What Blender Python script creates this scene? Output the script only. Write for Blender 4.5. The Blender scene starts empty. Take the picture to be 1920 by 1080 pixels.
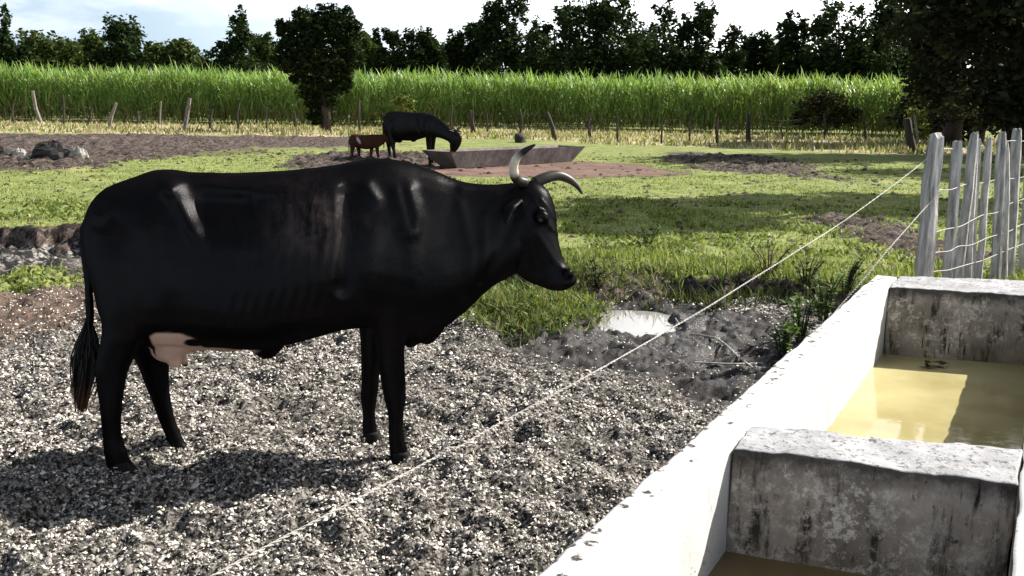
import bpy, math, random
import numpy as np
from mathutils import Vector, Matrix

rad = math.radians
scene = bpy.context.scene
col = scene.collection

# ------------------------------------------------------------------ camera
CAMH, FPX, PITCH, ROLL = 1.65, 1800.0, math.atan((540 - 198) / 1800.0), rad(0.8)
_R0 = np.array([1.0, 0, 0]); CF = np.array([0, math.cos(PITCH), -math.sin(PITCH)])
_U0 = np.array([0, math.sin(PITCH), math.cos(PITCH)])
CU = math.cos(ROLL) * _U0 - math.sin(ROLL) * _R0
CR = math.cos(ROLL) * _R0 + math.sin(ROLL) * _U0
CP = np.array([0, 0, CAMH])
cam = bpy.data.cameras.new('camera')
cam.sensor_width = 36.0
cam.lens = FPX * 36.0 / 1920.0
cam.clip_start = 0.05
cam.clip_end = 2000
co = bpy.data.objects.new('camera', cam)
co.matrix_world = Matrix(((CR[0], CU[0], -CF[0], 0), (CR[1], CU[1], -CF[1], 0), (CR[2], CU[2], -CF[2], CAMH), (0, 0, 0, 1)))
col.objects.link(co)
scene.camera = co

# ------------------------------------------------------------------ light
SUN_TO = np.array([1.15, 0.55, 1.0]); SUN_TO = SUN_TO / np.linalg.norm(SUN_TO)
SUN_EL = math.asin(SUN_TO[2]); SUN_AZ = math.atan2(SUN_TO[0], SUN_TO[1])
sl = bpy.data.lights.new('sun', 'SUN')
sl.energy = 5.0; sl.angle = rad(0.5); sl.color = (1.0, 0.95, 0.87)
so = bpy.data.objects.new('sun', sl)
so.rotation_euler = Vector(SUN_TO).to_track_quat('Z', 'Y').to_euler()
so.location = (20, 10, 20)
col.objects.link(so)
w = bpy.data.worlds.new('World'); scene.world = w; w.use_nodes = True
nt = w.node_tree; nt.nodes.clear()
out = nt.nodes.new('ShaderNodeOutputWorld'); bg = nt.nodes.new('ShaderNodeBackground')
sky = nt.nodes.new('ShaderNodeTexSky'); sky.sky_type = 'NISHITA'; sky.sun_disc = False
sky.sun_elevation = SUN_EL; sky.sun_rotation = SUN_AZ
sky.air_density = 1.0; sky.dust_density = 2.0; sky.ozone_density = 1.0
tc = nt.nodes.new('ShaderNodeTexCoord')
mp = nt.nodes.new('ShaderNodeMapping'); mp.inputs['Scale'].default_value = (1.0, 1.0, 3.2)
mp.inputs['Location'].default_value = (3.1, 1.7, 0.4)
nz = nt.nodes.new('ShaderNodeTexNoise'); nz.inputs['Scale'].default_value = 3.2
nz.inputs['Detail'].default_value = 7; nz.inputs['Roughness'].default_value = 0.55
cr = nt.nodes.new('ShaderNodeValToRGB')
cr.color_ramp.elements[0].position = 0.49; cr.color_ramp.elements[1].position = 0.74
mx = nt.nodes.new('ShaderNodeMix'); mx.data_type = 'RGBA'
SKY_S = 0.042
mx.inputs[7].default_value = (17.0, 17.1, 17.2, 1)
nt.links.new(tc.outputs['Generated'], mp.inputs['Vector']); nt.links.new(mp.outputs['Vector'], nz.inputs['Vector'])
nt.links.new(nz.outputs['Fac'], cr.inputs['Fac']); nt.links.new(cr.outputs['Color'], mx.inputs[0])
# bright haze that thins with height, as in a humid tropical sky
sx = nt.nodes.new('ShaderNodeSeparateXYZ'); nt.links.new(tc.outputs['Generated'], sx.inputs[0])
hz = nt.nodes.new('ShaderNodeMapRange'); hz.interpolation_type = 'SMOOTHSTEP'
for k_, v_ in ((1, -0.02), (2, 0.60), (3, 0.85), (4, 0.0)): hz.inputs[k_].default_value = v_
nt.links.new(sx.outputs['Z'], hz.inputs[0])
mh = nt.nodes.new('ShaderNodeMix'); mh.data_type = 'RGBA'; 
vd = nt.nodes.new('ShaderNodeVectorMath'); vd.operation = 'DOT_PRODUCT'; vd.inputs[1].default_value = tuple(SUN_TO)
nt.links.new(tc.outputs['Generated'], vd.inputs[0])
gl = nt.nodes.new('ShaderNodeMapRange'); gl.interpolation_type = 'SMOOTHSTEP'                # forward scattering toward the sun
for k_, v_ in ((1, 0.0), (2, 0.95), (3, 0.0), (4, 1.0)): gl.inputs[k_].default_value = v_
nt.links.new(vd.outputs['Value'], gl.inputs[0])
mg = nt.nodes.new('ShaderNodeMix'); mg.data_type = 'RGBA'; mg.inputs[6].default_value = (6.0, 8.2, 10.2, 1); mg.inputs[7].default_value = (46, 46, 45, 1)
nt.links.new(gl.outputs[0], mg.inputs[0]); nt.links.new(mg.outputs[2], mh.inputs[7])
nt.links.new(hz.outputs[0], mh.inputs[0]); nt.links.new(sky.outputs['Color'], mh.inputs[6])
nt.links.new(mh.outputs[2], mx.inputs[6]); nt.links.new(mx.outputs[2], bg.inputs['Color'])
bg.inputs['Strength'].default_value = SKY_S
nt.links.new(bg.outputs['Background'], out.inputs['Surface'])
scene.view_settings.view_transform = 'Standard'
scene.view_settings.look = 'None'
scene.view_settings.gamma = 1.0
scene.view_settings.use_curve_mapping = False
scene.view_settings.exposure = 1.2
scene.cycles.max_bounces = 6
scene.cycles.transparent_max_bounces = 4
scene.cycles.use_denoising = True

# ------------------------------------------------------------------ helpers
def ray(u, v):
    return CF + (u - 960.0) / FPX * CR + (540.0 - v) / FPX * CU
def gp(u, v, z=0.0):                      # pixel of the photograph -> point on the level z
    d = ray(u, v); t = (z - CAMH) / d[2]; return CP + t * d
def at(u, v, y):                          # pixel of the photograph -> point at distance y
    d = ray(u, v); return CP + d * (y / d[1])
def proj(p):
    q = np.asarray(p, float) - CP
    z = q @ CF
    return np.stack([960 + FPX * (q @ CR) / z, 540 - FPX * (q @ CU) / z], -1)

def _h(ix, iy, s):
    n = np.sin(ix * 127.1 + iy * 311.7 + s * 74.7) * 43758.5453
    return n - np.floor(n)
def vnoise(x, y, s=0):
    x = np.asarray(x, float); y = np.asarray(y, float)
    ix = np.floor(x); iy = np.floor(y); fx = x - ix; fy = y - iy
    fx = fx * fx * (3 - 2 * fx); fy = fy * fy * (3 - 2 * fy)
    a = _h(ix, iy, s); b = _h(ix + 1, iy, s); c = _h(ix, iy + 1, s); d = _h(ix + 1, iy + 1, s)
    return (a * (1 - fx) + b * fx) * (1 - fy) + (c * (1 - fx) + d * fx) * fy
def fbm(x, y, s=0, o=4):
    r = 0; a = 0.5; t = 0
    for i in range(o):
        r = r + a * vnoise(x * 2 ** i + 13.7 * i, y * 2 ** i - 7.3 * i, s + i); t += a; a *= 0.5
    return r / t
def sst(a, b, x):
    t = np.clip((x - a) / (b - a), 0, 1); return t * t * (3 - 2 * t)

def mesh_obj(name, V, F, mat=None, parent=None, smooth=False, colors=None, attrs=None, mats=None, fmat=None):
    V = np.asarray(V, np.float32); me = bpy.data.meshes.new(name)
    if isinstance(F, np.ndarray):
        n, k = F.shape
        me.vertices.add(len(V)); me.vertices.foreach_set('co', V.ravel())
        me.loops.add(n * k); me.loops.foreach_set('vertex_index', F.astype(np.int32).ravel())
        me.polygons.add(n); me.polygons.foreach_set('loop_start', np.arange(0, n * k, k, dtype=np.int32))
        me.polygons.foreach_set('loop_total', np.full(n, k, np.int32))
        me.update(calc_edges=True)
    else:
        me.from_pydata([tuple(map(float, v)) for v in V], [], F); me.update()
    if smooth:
        me.polygons.foreach_set('use_smooth', np.ones(len(me.polygons), bool))
    if colors is not None:
        attrs = dict(attrs or {}); attrs['Col'] = colors
    for k_, c in (attrs or {}).items():
        c = np.asarray(c, np.float32)
        if c.shape[1] == 3: c = np.hstack([c, np.ones((len(c), 1), np.float32)])
        a = me.attributes.new(k_, 'FLOAT_COLOR', 'POINT'); a.data.foreach_set('color', c.ravel())
    for m in (mats or ([mat] if mat else [])): me.materials.append(m)
    if fmat is not None: me.polygons.foreach_set('material_index', np.asarray(fmat, np.int32))
    o = bpy.data.objects.new(name, me); col.objects.link(o)
    if parent: o.parent = parent
    return o
def tag(o, label=None, cat=None, group=None, kind=None):
    for k, v in (('label', label), ('category', cat), ('group', group), ('kind', kind)):
        if v: o[k] = v
    return o
def empty(name, loc, rz=0.0):
    o = bpy.data.objects.new(name, None); o.location = loc; o.rotation_euler = (0, 0, rz)
    o.empty_display_size = 0.2; col.objects.link(o); return o

class MB:                                  # collects polygons of one mesh
    def __init__(s): s.V = []; s.F = []; s.C = []
    def add(s, V, F, c=None):
        b = len(s.V); s.V += [tuple(v) for v in V]; s.F += [tuple(i + b for i in f) for f in F]
        if c is not None: s.C += [c] * len(V)
    def loft(s, rings, c=None, caps=True):
        n = len(rings[0]); V = [p for r in rings for p in r]; F = []
        for i in range(len(rings) - 1):
            for j in range(n):
                k = (j + 1) % n
                F.append((i * n + j, i * n + k, (i + 1) * n + k, (i + 1) * n + j))
        if caps:
            a = len(V); V.append(np.mean(rings[0], 0)); V.append(np.mean(rings[-1], 0)); m = (len(rings) - 1) * n
            for j in range(n):
                k = (j + 1) % n
                F.append((a, k, j)); F.append((a + 1, m + j, m + k))
        s.add(V, F, c)
    def tube(s, pts, radii, n=8, c=None, squash=1.0):
        pts = [np.asarray(p, float) for p in pts]; rings = []; up = np.array([0.13, 0.31, 0.94])
        if not hasattr(radii, '__len__'): radii = [radii] * len(pts)
        for i, p in enumerate(pts):
            t = pts[min(i + 1, len(pts) - 1)] - pts[max(i - 1, 0)]; t = t / (np.linalg.norm(t) + 1e-9)
            a = np.cross(t, up)
            if np.linalg.norm(a) < 0.1: a = np.cross(t, np.array([1.0, 0, 0]))
            a /= np.linalg.norm(a); b = np.cross(t, a)
            rings.append([p + radii[i] * (math.cos(q) * a + squash * math.sin(q) * b) for q in np.linspace(0, 2 * math.pi, n, endpoint=False)])
        s.loft(rings, c)
    def box(s, c, h, R=None, col_=None):
        V = [np.array([x, y, z]) * h for x in (-1, 1) for y in (-1, 1) for z in (-1, 1)]
        if R is not None: V = [R @ v for v in V]
        V = [v + c for v in V]
        s.add(V, [(0, 1, 3, 2), (4, 6, 7, 5), (0, 4, 5, 1), (2, 3, 7, 6), (0, 2, 6, 4), (1, 5, 7, 3)], col_)
    def build(s, name, mat, parent=None, smooth=False):
        return mesh_obj(name, s.V, s.F, mat, parent, smooth, colors=np.array(s.C) if s.C else None)

def cr_spline(P, n):                       # resample control rows smoothly
    P = np.asarray(P, float); m = len(P); out = []
    for t in np.linspace(0, m - 1 - 1e-6, n):
        i = int(t); f = t - i
        p0 = P[max(i - 1, 0)]; p1 = P[i]; p2 = P[min(i + 1, m - 1)]; p3 = P[min(i + 2, m - 1)]
        out.append(0.5 * (2 * p1 + (p2 - p0) * f + (2 * p0 - 5 * p1 + 4 * p2 - p3) * f ** 2 + (3 * p1 - p0 - 3 * p2 + p3) * f ** 3))
    return np.array(out)

# ------------------------------------------------------------------ materials
class Mat:
    def __init__(s, name, rough=0.8, spec=0.3):
        s.m = bpy.data.materials.new(name); s.m.use_nodes = True; s.t = s.m.node_tree
        s.b = s.t.nodes['Principled BSDF']; s.set('Roughness', rough); s.set('Specular IOR Level', spec)
        s.tc = s.t.nodes.new('ShaderNodeTexCoord')
    def n(s, kind, **kw):
        x = s.t.nodes.new(kind)
        for k, v in kw.items(): setattr(x, k, v)
        return x
    def link(s, a, b): s.t.links.new(a, b)
    def set(s, k, v):
        if isinstance(v, bpy.types.NodeSocket): s.link(v, s.b.inputs[k])
        else: s.b.inputs[k].default_value = v
    def coord(s, scale=(1, 1, 1), which='Object'):
        m = s.n('ShaderNodeMapping'); m.inputs['Scale'].default_value = scale
        s.link(s.tc.outputs[which], m.inputs['Vector']); return m.outputs['Vector']
    def noise(s, scale, detail=5, rough=0.6, vec=None):
        x = s.n('ShaderNodeTexNoise'); x.inputs['Scale'].default_value = scale; x.inputs['Detail'].default_value = detail
        x.inputs['Roughness'].default_value = rough; s.link(vec if vec is not None else s.tc.outputs['Object'], x.inputs['Vector']); return x.outputs['Fac']
    def voro(s, scale, vec=None, out='Distance'):
        x = s.n('ShaderNodeTexVoronoi'); x.inputs['Scale'].default_value = scale
        s.link(vec if vec is not None else s.tc.outputs['Object'], x.inputs['Vector']); return x.outputs[out]
    def ramp(s, fac, a, b, ca=(0, 0, 0, 1), cb=(1, 1, 1, 1)):
        x = s.n('ShaderNodeValToRGB'); e = x.color_ramp.elements
        e[0].position = a; e[1].position = b; e[0].color = ca if len(ca) == 4 else (*ca, 1); e[1].color = cb if len(cb) == 4 else (*cb, 1)
        s.link(fac, x.inputs['Fac']); return x.outputs['Color']
    def mix(s, fac, a, b, mode='MIX'):
        x = s.n('ShaderNodeMix', data_type='RGBA', blend_type=mode)
        for sock, v in ((x.inputs[0], fac), (x.inputs[6], a), (x.inputs[7], b)):
            if isinstance(v, bpy.types.NodeSocket): s.link(v, sock)
            else: sock.default_value = v if not hasattr(v, '__len__') else ((*v, 1) if len(v) == 3 else v)
        return x.outputs[2]
    def math(s, op, a, b=0.0):
        x = s.n('ShaderNodeMath', operation=op)
        for i, v in ((0, a), (1, b)):
            if isinstance(v, bpy.types.NodeSocket): s.link(v, x.inputs[i])
            else: x.inputs[i].default_value = v
        return x.outputs[0]
    def mr(s, fac, lo, hi):
        x = s.n('ShaderNodeMapRange'); x.inputs[1].default_value = lo; x.inputs[2].default_value = hi; s.link(fac, x.inputs[0]); return x.outputs[0]
    def attr(s, name):
        x = s.n('ShaderNodeAttribute', attribute_name=name); return x.outputs['Color']
    def sep(s, c):
        x = s.n('ShaderNodeSeparateColor'); s.link(c, x.inputs[0]); return x.outputs
    def bump(s, h, strength=0.4, dist=0.02):
        x = s.n('ShaderNodeBump'); x.inputs['Strength'].default_value = strength; x.inputs['Distance'].default_value = dist
        s.link(h, x.inputs['Height']); s.link(x.outputs[0], s.b.inputs['Normal'])
    def translucent(s, colr, fac):
        o = s.t.nodes['Material Output']; tr = s.n('ShaderNodeBsdfTranslucent'); s.link(colr, tr.inputs[0])
        mxs = s.n('ShaderNodeMixShader'); mxs.inputs[0].default_value = fac
        s.link(s.b.outputs[0], mxs.inputs[1]); s.link(tr.outputs[0], mxs.inputs[2]); s.link(mxs.outputs[0], o.inputs['Surface'])

def mat_leaf(name, trans, rough=0.6, spec=0.25, boost=1.3):
    M = Mat(name, rough, spec); c = M.attr('Col'); M.set('Base Color', c)
    M.translucent(M.mix(1.0, c, (boost, boost * 1.05, boost * 0.7), 'MULTIPLY'), trans); return M.m
def mat_flat(name, c, rough=0.8, var=0.35, scale=6, bump=0.3, spec=0.3, vec=(1, 1, 1)):
    M = Mat(name, rough, spec); v = M.coord(vec); n = M.noise(scale, 6, 0.65, v)
    a = [x * (1 - var) for x in c]; b = [min(1, x * (1 + var)) for x in c]
    M.set('Base Color', M.ramp(n, 0.3, 0.7, a, b)); M.bump(M.noise(scale * 4, 5, 0.7, v), bump, 0.02); return M.m

M_tree = mat_leaf('tree_leaves', 0.17, 0.75, 0.08)
M_cane = mat_leaf('cane_leaves', 0.35, 0.45, 0.3)
M_grass = mat_leaf('grass_blades', 0.3, 0.6, 0.2)
M_bark = mat_flat('bark', (0.042, 0.034, 0.028), 0.9, 0.5, 5, 0.8, vec=(1, 1, 0.25))
M_wood = mat_flat('weathered_wood', (0.20, 0.175, 0.155), 0.9, 0.5, 9, 0.8, vec=(3, 3, 0.5))
M_wire = mat_flat('galvanised_wire', (0.33, 0.31, 0.285), 0.6, 0.35, 40, 0.2)
M_oldpost = mat_flat('old_post', (0.045, 0.038, 0.032), 0.9, 0.6, 5, 0.8, vec=(3, 3, 0.5))
M_rust = mat_flat('rusty_wire', (0.10, 0.08, 0.065), 0.7, 0.3, 30, 0.2)
M_stake = mat_flat('silver_grey_stake', (0.42, 0.40, 0.375), 0.9, 0.65, 7, 0.9, vec=(4, 4, 0.6))
M_stone = mat_flat('rubble_stone', (0.10, 0.095, 0.09), 0.95, 0.7, 4, 0.8)
M_oldconc = mat_flat('old_concrete', (0.135, 0.115, 0.112), 0.95, 0.5, 3, 0.6)

def chip_mat():
    M = Mat('dry_chips', 0.9, 0.15); M.set('Base Color', M.attr('Col')); return M.m
M_chip = chip_mat()

# whitewashed concrete of the drinking trough
def mat_white():
    M = Mat('whitewash', 0.85, 0.25)
    n1 = M.noise(2.2, 6, 0.6); n2 = M.noise(38, 5, 0.7); n3 = M.noise(9, 6, 0.7, M.coord((1, 1, 0.25)))
    c = M.ramp(n1, 0.3, 0.7, (0.50, 0.49, 0.475), (0.64, 0.63, 0.61))
    sx = M.n('ShaderNodeSeparateXYZ'); M.link(M.tc.outputs['Object'], sx.inputs[0])
    edge = M.mr(M.math('ADD', sx.outputs['Y'], M.math('MULTIPLY', M.noise(6, 3, 0.6), 0.03)), -0.075, -0.05)
    spots = M.ramp(M.voro(17), 0.30, 0.40, (1, 1, 1), (0, 0, 0)); brk = M.ramp(n2, 0.44, 0.52)
    c = M.mix(M.math('MULTIPLY', M.math('MULTIPLY', spots, brk), edge), c, (0.035, 0.032, 0.030))
    c = M.mix(M.math('MULTIPLY', M.ramp(n2, 0.58, 0.64), M.ramp(n1, 0.50, 0.60)), c, (0.16, 0.15, 0.14))
    c = M.mix(M.ramp(n3, 0.62, 0.72), c, (0.14, 0.13, 0.115))
    M.set('Base Color', c); M.bump(M.noise(60, 6, 0.7), 0.35, 0.01); return M.m
def mat_stained():
    M = Mat('stained_concrete', 0.9, 0.25)
    st = M.noise(7, 8, 0.72, M.coord((1.6, 1.6, 0.35))); n1 = M.noise(3.1, 7, 0.65); n2 = M.noise(26, 7, 0.75); fl = M.noise(19, 10, 0.85)
    c = M.ramp(n1, 0.35, 0.68, (0.14, 0.12, 0.105), (0.46, 0.405, 0.355))
    c = M.mix(M.ramp(st, 0.52, 0.62), c, (0.03, 0.026, 0.022))
    c = M.mix(M.ramp(n2, 0.6, 0.68), c, (0.045, 0.04, 0.035))
    c = M.mix(M.math('MULTIPLY', M.ramp(fl, 0.50, 0.56), M.ramp(M.noise(2.6, 6, 0.7), 0.42, 0.56)), c, (0.66, 0.63, 0.57))
    sx = M.n('ShaderNodeSeparateXYZ'); M.link(M.tc.outputs['Object'], sx.inputs[0])
    band = M.ramp(M.math('ADD', sx.outputs['Z'], M.math('MULTIPLY', M.math('SUBTRACT', M.noise(8, 6, 0.7), 0.5), 0.16)), 0.52, 0.575)
    c = M.mix(M.math('MULTIPLY', band, 0.85), c, (0.035, 0.030, 0.027))
    tide = M.math('MULTIPLY', M.mr(sx.outputs['Z'], 0.36, 0.20), M.ramp(M.noise(6, 6, 0.7), 0.35, 0.55))
    c = M.mix(M.math('MULTIPLY', tide, 0.6), c, (0.20, 0.165, 0.11))
    dr = M.ramp(M.noise(22, 6, 0.75, M.coord((1.5, 1.5, 0.12))), 0.58, 0.64)
    c = M.mix(M.math('MULTIPLY', dr, M.ramp(M.noise(4, 4, 0.6), 0.45, 0.55)), c, (0.022, 0.02, 0.018))
    M.set('Base Color', c); M.bump(n2, 0.5, 0.012); return M.m
def mat_top():
    M = Mat('worn_rim', 0.9, 0.25)
    n1 = M.noise(5, 7, 0.7); n2 = M.noise(48, 6, 0.75); n3 = M.noise(14, 7, 0.75)
    c = M.ramp(n1, 0.32, 0.66, (0.20, 0.20, 0.21), (0.42, 0.42, 0.43))
    c = M.mix(M.ramp(n2, 0.54, 0.62), c, (0.10, 0.095, 0.09))
    c = M.mix(M.ramp(n3, 0.60, 0.65), c, (0.075, 0.07, 0.07))
    c = M.mix(M.ramp(M.noise(5.5, 8, 0.75), 0.62, 0.66), c, (0.07, 0.068, 0.07))
    M.set('Base Color', c); M.bump(n2, 0.5, 0.012); return M.m
M_white, M_stain, M_rim = mat_white(), mat_stained(), mat_top()

def mat_water(name, c1, c2, rough=0.03):
    M = Mat(name, rough, 0.5); M.set('IOR', 1.33)
    M.set('Base Color', M.ramp(M.noise(2.0, 4, 0.5), 0.35, 0.65, c1, c2)); M.bump(M.noise(9, 4, 0.55), 0.10, 0.01); return M.m
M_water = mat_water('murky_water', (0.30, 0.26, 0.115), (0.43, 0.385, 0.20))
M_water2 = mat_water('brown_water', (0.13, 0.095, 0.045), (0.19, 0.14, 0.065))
M_puddle = mat_water('puddle_water', (0.20, 0.19, 0.175), (0.26, 0.25, 0.23), 0.02)
M_puddle.node_tree.nodes['Principled BSDF'].inputs['IOR'].default_value = 1.45

# hide with a pale patch mask in attribute Pale
def mat_hide(name, dark, brown, pale=(0.62, 0.40, 0.31), rough=0.40, spec=0.0095, sheen_mottle=(0.05, 0.035, 0.033)):
    M = Mat(name, rough, 0.0)
    hv = M.coord((40, 40, 12)); hair = M.noise(6, 4, 0.6, hv)
    p = M.sep(M.attr('Pale')); big = M.noise(3.0, 5, 0.6)
    c = M.mix(M.ramp(big, 0.45, 0.75), dark, brown)
    c = M.mix(M.math('MULTIPLY', p[1], M.ramp(M.noise(16, 6, 0.75, M.coord((1.6, 1, 0.5))), 0.38, 0.68)), c, sheen_mottle)  # second mask channel: sheen painted into the black coat, mottling on the calf
    c = M.mix(p[0], c, M.mix(big, pale, (pale[0] * 0.8, pale[1] * 0.8, pale[2] * 0.8)))
    M.set('Base Color', c)
    M.set('Roughness', M.math('ADD', M.math('MULTIPLY', M.noise(5, 6, 0.7), 0.25), rough - 0.1))
    M.bump(M.math('ADD', hair, M.math('MULTIPLY', M.noise(22, 4, 0.6), 0.9)), 0.28, 0.006)
    gl_ = M.n('ShaderNodeBsdfGlossy'); gl_.inputs['Color'].default_value = (spec, spec, spec * 1.04, 1)
    M.link(M.math('ADD', M.math('MULTIPLY', M.noise(5, 6, 0.7), 0.25), rough - 0.1), gl_.inputs['Roughness'])
    bn = [n_ for n_ in M.t.nodes if n_.type == 'BUMP'][0]; M.link(bn.outputs[0], gl_.inputs['Normal'])
    ad = M.n('ShaderNodeAddShader'); M.link(M.b.outputs[0], ad.inputs[0]); M.link(gl_.outputs[0], ad.inputs[1]); M.link(ad.outputs[0], M.t.nodes['Material Output'].inputs['Surface'])
    return M.m
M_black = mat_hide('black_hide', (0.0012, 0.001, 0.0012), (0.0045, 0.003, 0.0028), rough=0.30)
M_dark2 = mat_hide('dusty_black_hide', (0.003, 0.0025, 0.0025), (0.009, 0.007, 0.007), rough=0.36, spec=0.014)
M_brown = mat_hide('red_brown_hide', (0.07, 0.027, 0.014), (0.04, 0.017, 0.010), pale=(0.6, 0.5, 0.45), rough=0.6, sheen_mottle=(0.03, 0.01, 0.006))
def mat_col(name, rough=0.5, spec=0.4):
    M = Mat(name, rough, spec); M.set('Base Color', M.attr('Col')); M.bump(M.noise(60, 4, 0.6), 0.15, 0.004); return M.m
M_horn = mat_col('horn', 0.42, 0.22)
M_hoof = mat_col('hoof', 0.7, 0.08)
M_hair = mat_col('tail_hair', 0.55, 0.3)
M_eye = mat_flat('eye', (0.01, 0.007, 0.005), 0.08, 0.1, 3, 0.0, 0.6)

# ------------------------------------------------------------------ terrain
PLAT = 0.16
_bank = np.array([gp(-600, 448), gp(0, 450), gp(140, 452), gp(500, 500), gp(860, 548), gp(1000, 550), gp(1120, 546), gp(1260, 550), gp(1400, 560), gp(1520, 575), gp(1640, 590), gp(2400, 640)])[:, :2]
def bank_y(x): return np.interp(x, _bank[:, 0], _bank[:, 1])
def ell(x, y, u0, v0, u1, v1, z, soft=0.35, warp=0.5, s=3, freq=1.2):
    a = gp((u0 + u1) / 2, v1, z); b = gp((u0 + u1) / 2, v0, z)
    l = gp(u0, (v0 + v1) / 2, z); r = gp(u1, (v0 + v1) / 2, z)
    cx, cy = (l[0] + r[0]) / 2, (a[1] + b[1]) / 2; rx, ry = abs(r[0] - l[0]) / 2, abs(b[1] - a[1]) / 2
    d = np.sqrt(((x - cx) / rx) ** 2 + ((y - cy) / ry) ** 2)
    d = d + warp * (fbm(x * freq, y * freq, s) - 0.5) * 2
    return 1 - sst(1 - soft, 1 + soft, d)

def regions(x, y):
    r = {}
    wob = (fbm(x * 1.3, y * 1.3, 5) - 0.5) * 0.9 + (fbm(x * 4, y * 4, 9) - 0.5) * 0.55
    d = y - bank_y(x) + wob                       # distance beyond the foot of the bank
    r['d'] = d
    wdt = 0.07 + 0.45 * sst(0.48, 0.66, fbm(x * 1.1, y * 1.1, 11)) + 0.75 * np.exp(-((x - 1.15) / 0.55) ** 2)
    d = d + (fbm(x * 11, y * 11, 12, 3) - 0.5) * 0.16
    r['up'] = np.clip(d / wdt, 0, 1) ** 0.8
    r['bank'] = np.exp(-((d - 0.3 * wdt) / (0.09 + 0.4 * wdt)) ** 2)
    P = PLAT
    wet = np.maximum(ell(x, y, 960, 556, 1480, 720, 0, 0.4, 0.5, 21, 1.5), 0.9 * ell(x, y, 1120, 600, 1420, 690, 0, 0.4, 0.4, 22, 2))
    r['wet'] = wet * (1 - r['up'])
    r['puddle'] = ell(x, y, 1122, 572, 1262, 622, 0, 0.2, 0.35, 31, 2.5)
    churn = ell(x, y, -260, 436, 190, 524, 0, 0.3, 0.5, 41, 1.2) * (1 - r['up'])
    r['churn'] = churn
    r['gpatch'] = np.maximum(ell(x, y, -200, 512, 140, 552, 0, 0.4, 0.5, 42, 1.5), 0.9 * ell(x, y, 860, 545, 1135, 630, 0, 0.4, 0.5, 43, 2.2))
    r['brown'] = ell(x, y, -420, 535, 190, 648, 0, 0.4, 0.45, 44, 1.2)
    r['earth'] = np.clip(ell(x, y, -700, 246, 700, 316, P, 0.3, 0.5, 51, 0.25) + ell(x, y, 560, 286, 900, 322, P, 0.3, 0.4, 52, 0.4) - 0.55 * ell(x, y, 250, 276, 640, 302, P, 0.5, 0.8, 57, 0.3), 0, 1)
    r['red'] = np.clip(ell(x, y, 740, 303, 1290, 336, P, 0.3, 0.35, 53, 0.5), 0, 1)
    r['clod'] = np.maximum.reduce([ell(x, y, 1280, 290, 1520, 330, P, 0.5, 0.7, 54, 0.7), ell(x, y, 1590, 400, 1760, 490, P, 0.5, 0.6, 55, 1.2)])
    yf = np.interp(x, [-30, 0, 12, 30], [50, 47, 39, 33])
    r['dry'] = sst(-6, -2.5, y - yf + (fbm(x * 0.3, y * 0.3, 61) - 0.5) * 4) * (1 - sst(19, 24, y - yf))
    return r

def height(x, y, fine=True):
    x = np.asarray(x, float); y = np.asarray(y, float)
    r = regions(x, y)
    z = r['up'] * PLAT
    z = z + (fbm(x * 0.7, y * 0.7, 71) - 0.5) * 0.05 + (fbm(x * 0.15, y * 0.15, 72) - 0.5) * 0.12 * sst(14, 40, y)
    if fine:
        low = (1 - r['up']) * (1 - 0.4 * r['wet'])
        z = z + low * ((fbm(x * 2.6, y * 2.6, 86, 3) - 0.5) * 0.10 + (fbm(x * 6, y * 6, 73) - 0.5) * 0.14 + (fbm(x * 16, y * 16, 74, 3) - 0.5) * 0.055 + (fbm(x * 42, y * 42, 75, 2) - 0.5) * 0.018)
        rough = np.maximum(r['earth'], r['clod'])
        z = z + r['up'] * (0.03 + 0.10 * rough) * (fbm(x * 4, y * 4, 76) - 0.45) * (1 + sst(8, 20, y) * rough) + r['earth'] * (fbm(x * 2.2, y * 1.8, 83) - 0.5) * 0.30
        bk = np.exp(-((r['d'] - 0.1) / 0.3) ** 2)
        z = z + bk * ((fbm(x * 6, y * 6, 77) - 0.45) * 0.14 + (fbm(x * 19, y * 19, 84, 3) - 0.5) * 0.07)
        z = z - 0.10 * np.exp(-((r['d'] + 0.25) / 0.35) ** 2) * (1 - sst(-3.2, -2.2, x))
        z = z + r['churn'] * (fbm(x * 5, y * 5, 78) - 0.5) * 0.26 + r['wet'] * ((fbm(x * 5, y * 5, 79) - 0.55) * 0.10 + (fbm(x * 15, y * 15, 82, 4) - 0.5) * 0.075 + (fbm(x * 40, y * 40, 85, 2) - 0.5) * 0.03)
        z = z + ell(x, y, 860, 548, 1120, 640, 0, 0.6, 0.3, 80) * 0.10
        # hoof scrapes in the litter
        pk = sst(0.70, 0.80, fbm(x * 2.6, y * 2.6, 81, 3)) * (1 - r['up'])
        z = z - 0.06 * pk
        z = z * (1 - 0.85 * r['puddle']) - 0.075 * r['puddle'] - 0.02 * sst(0.3, 0.8, r['wet'])
    return z

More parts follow.
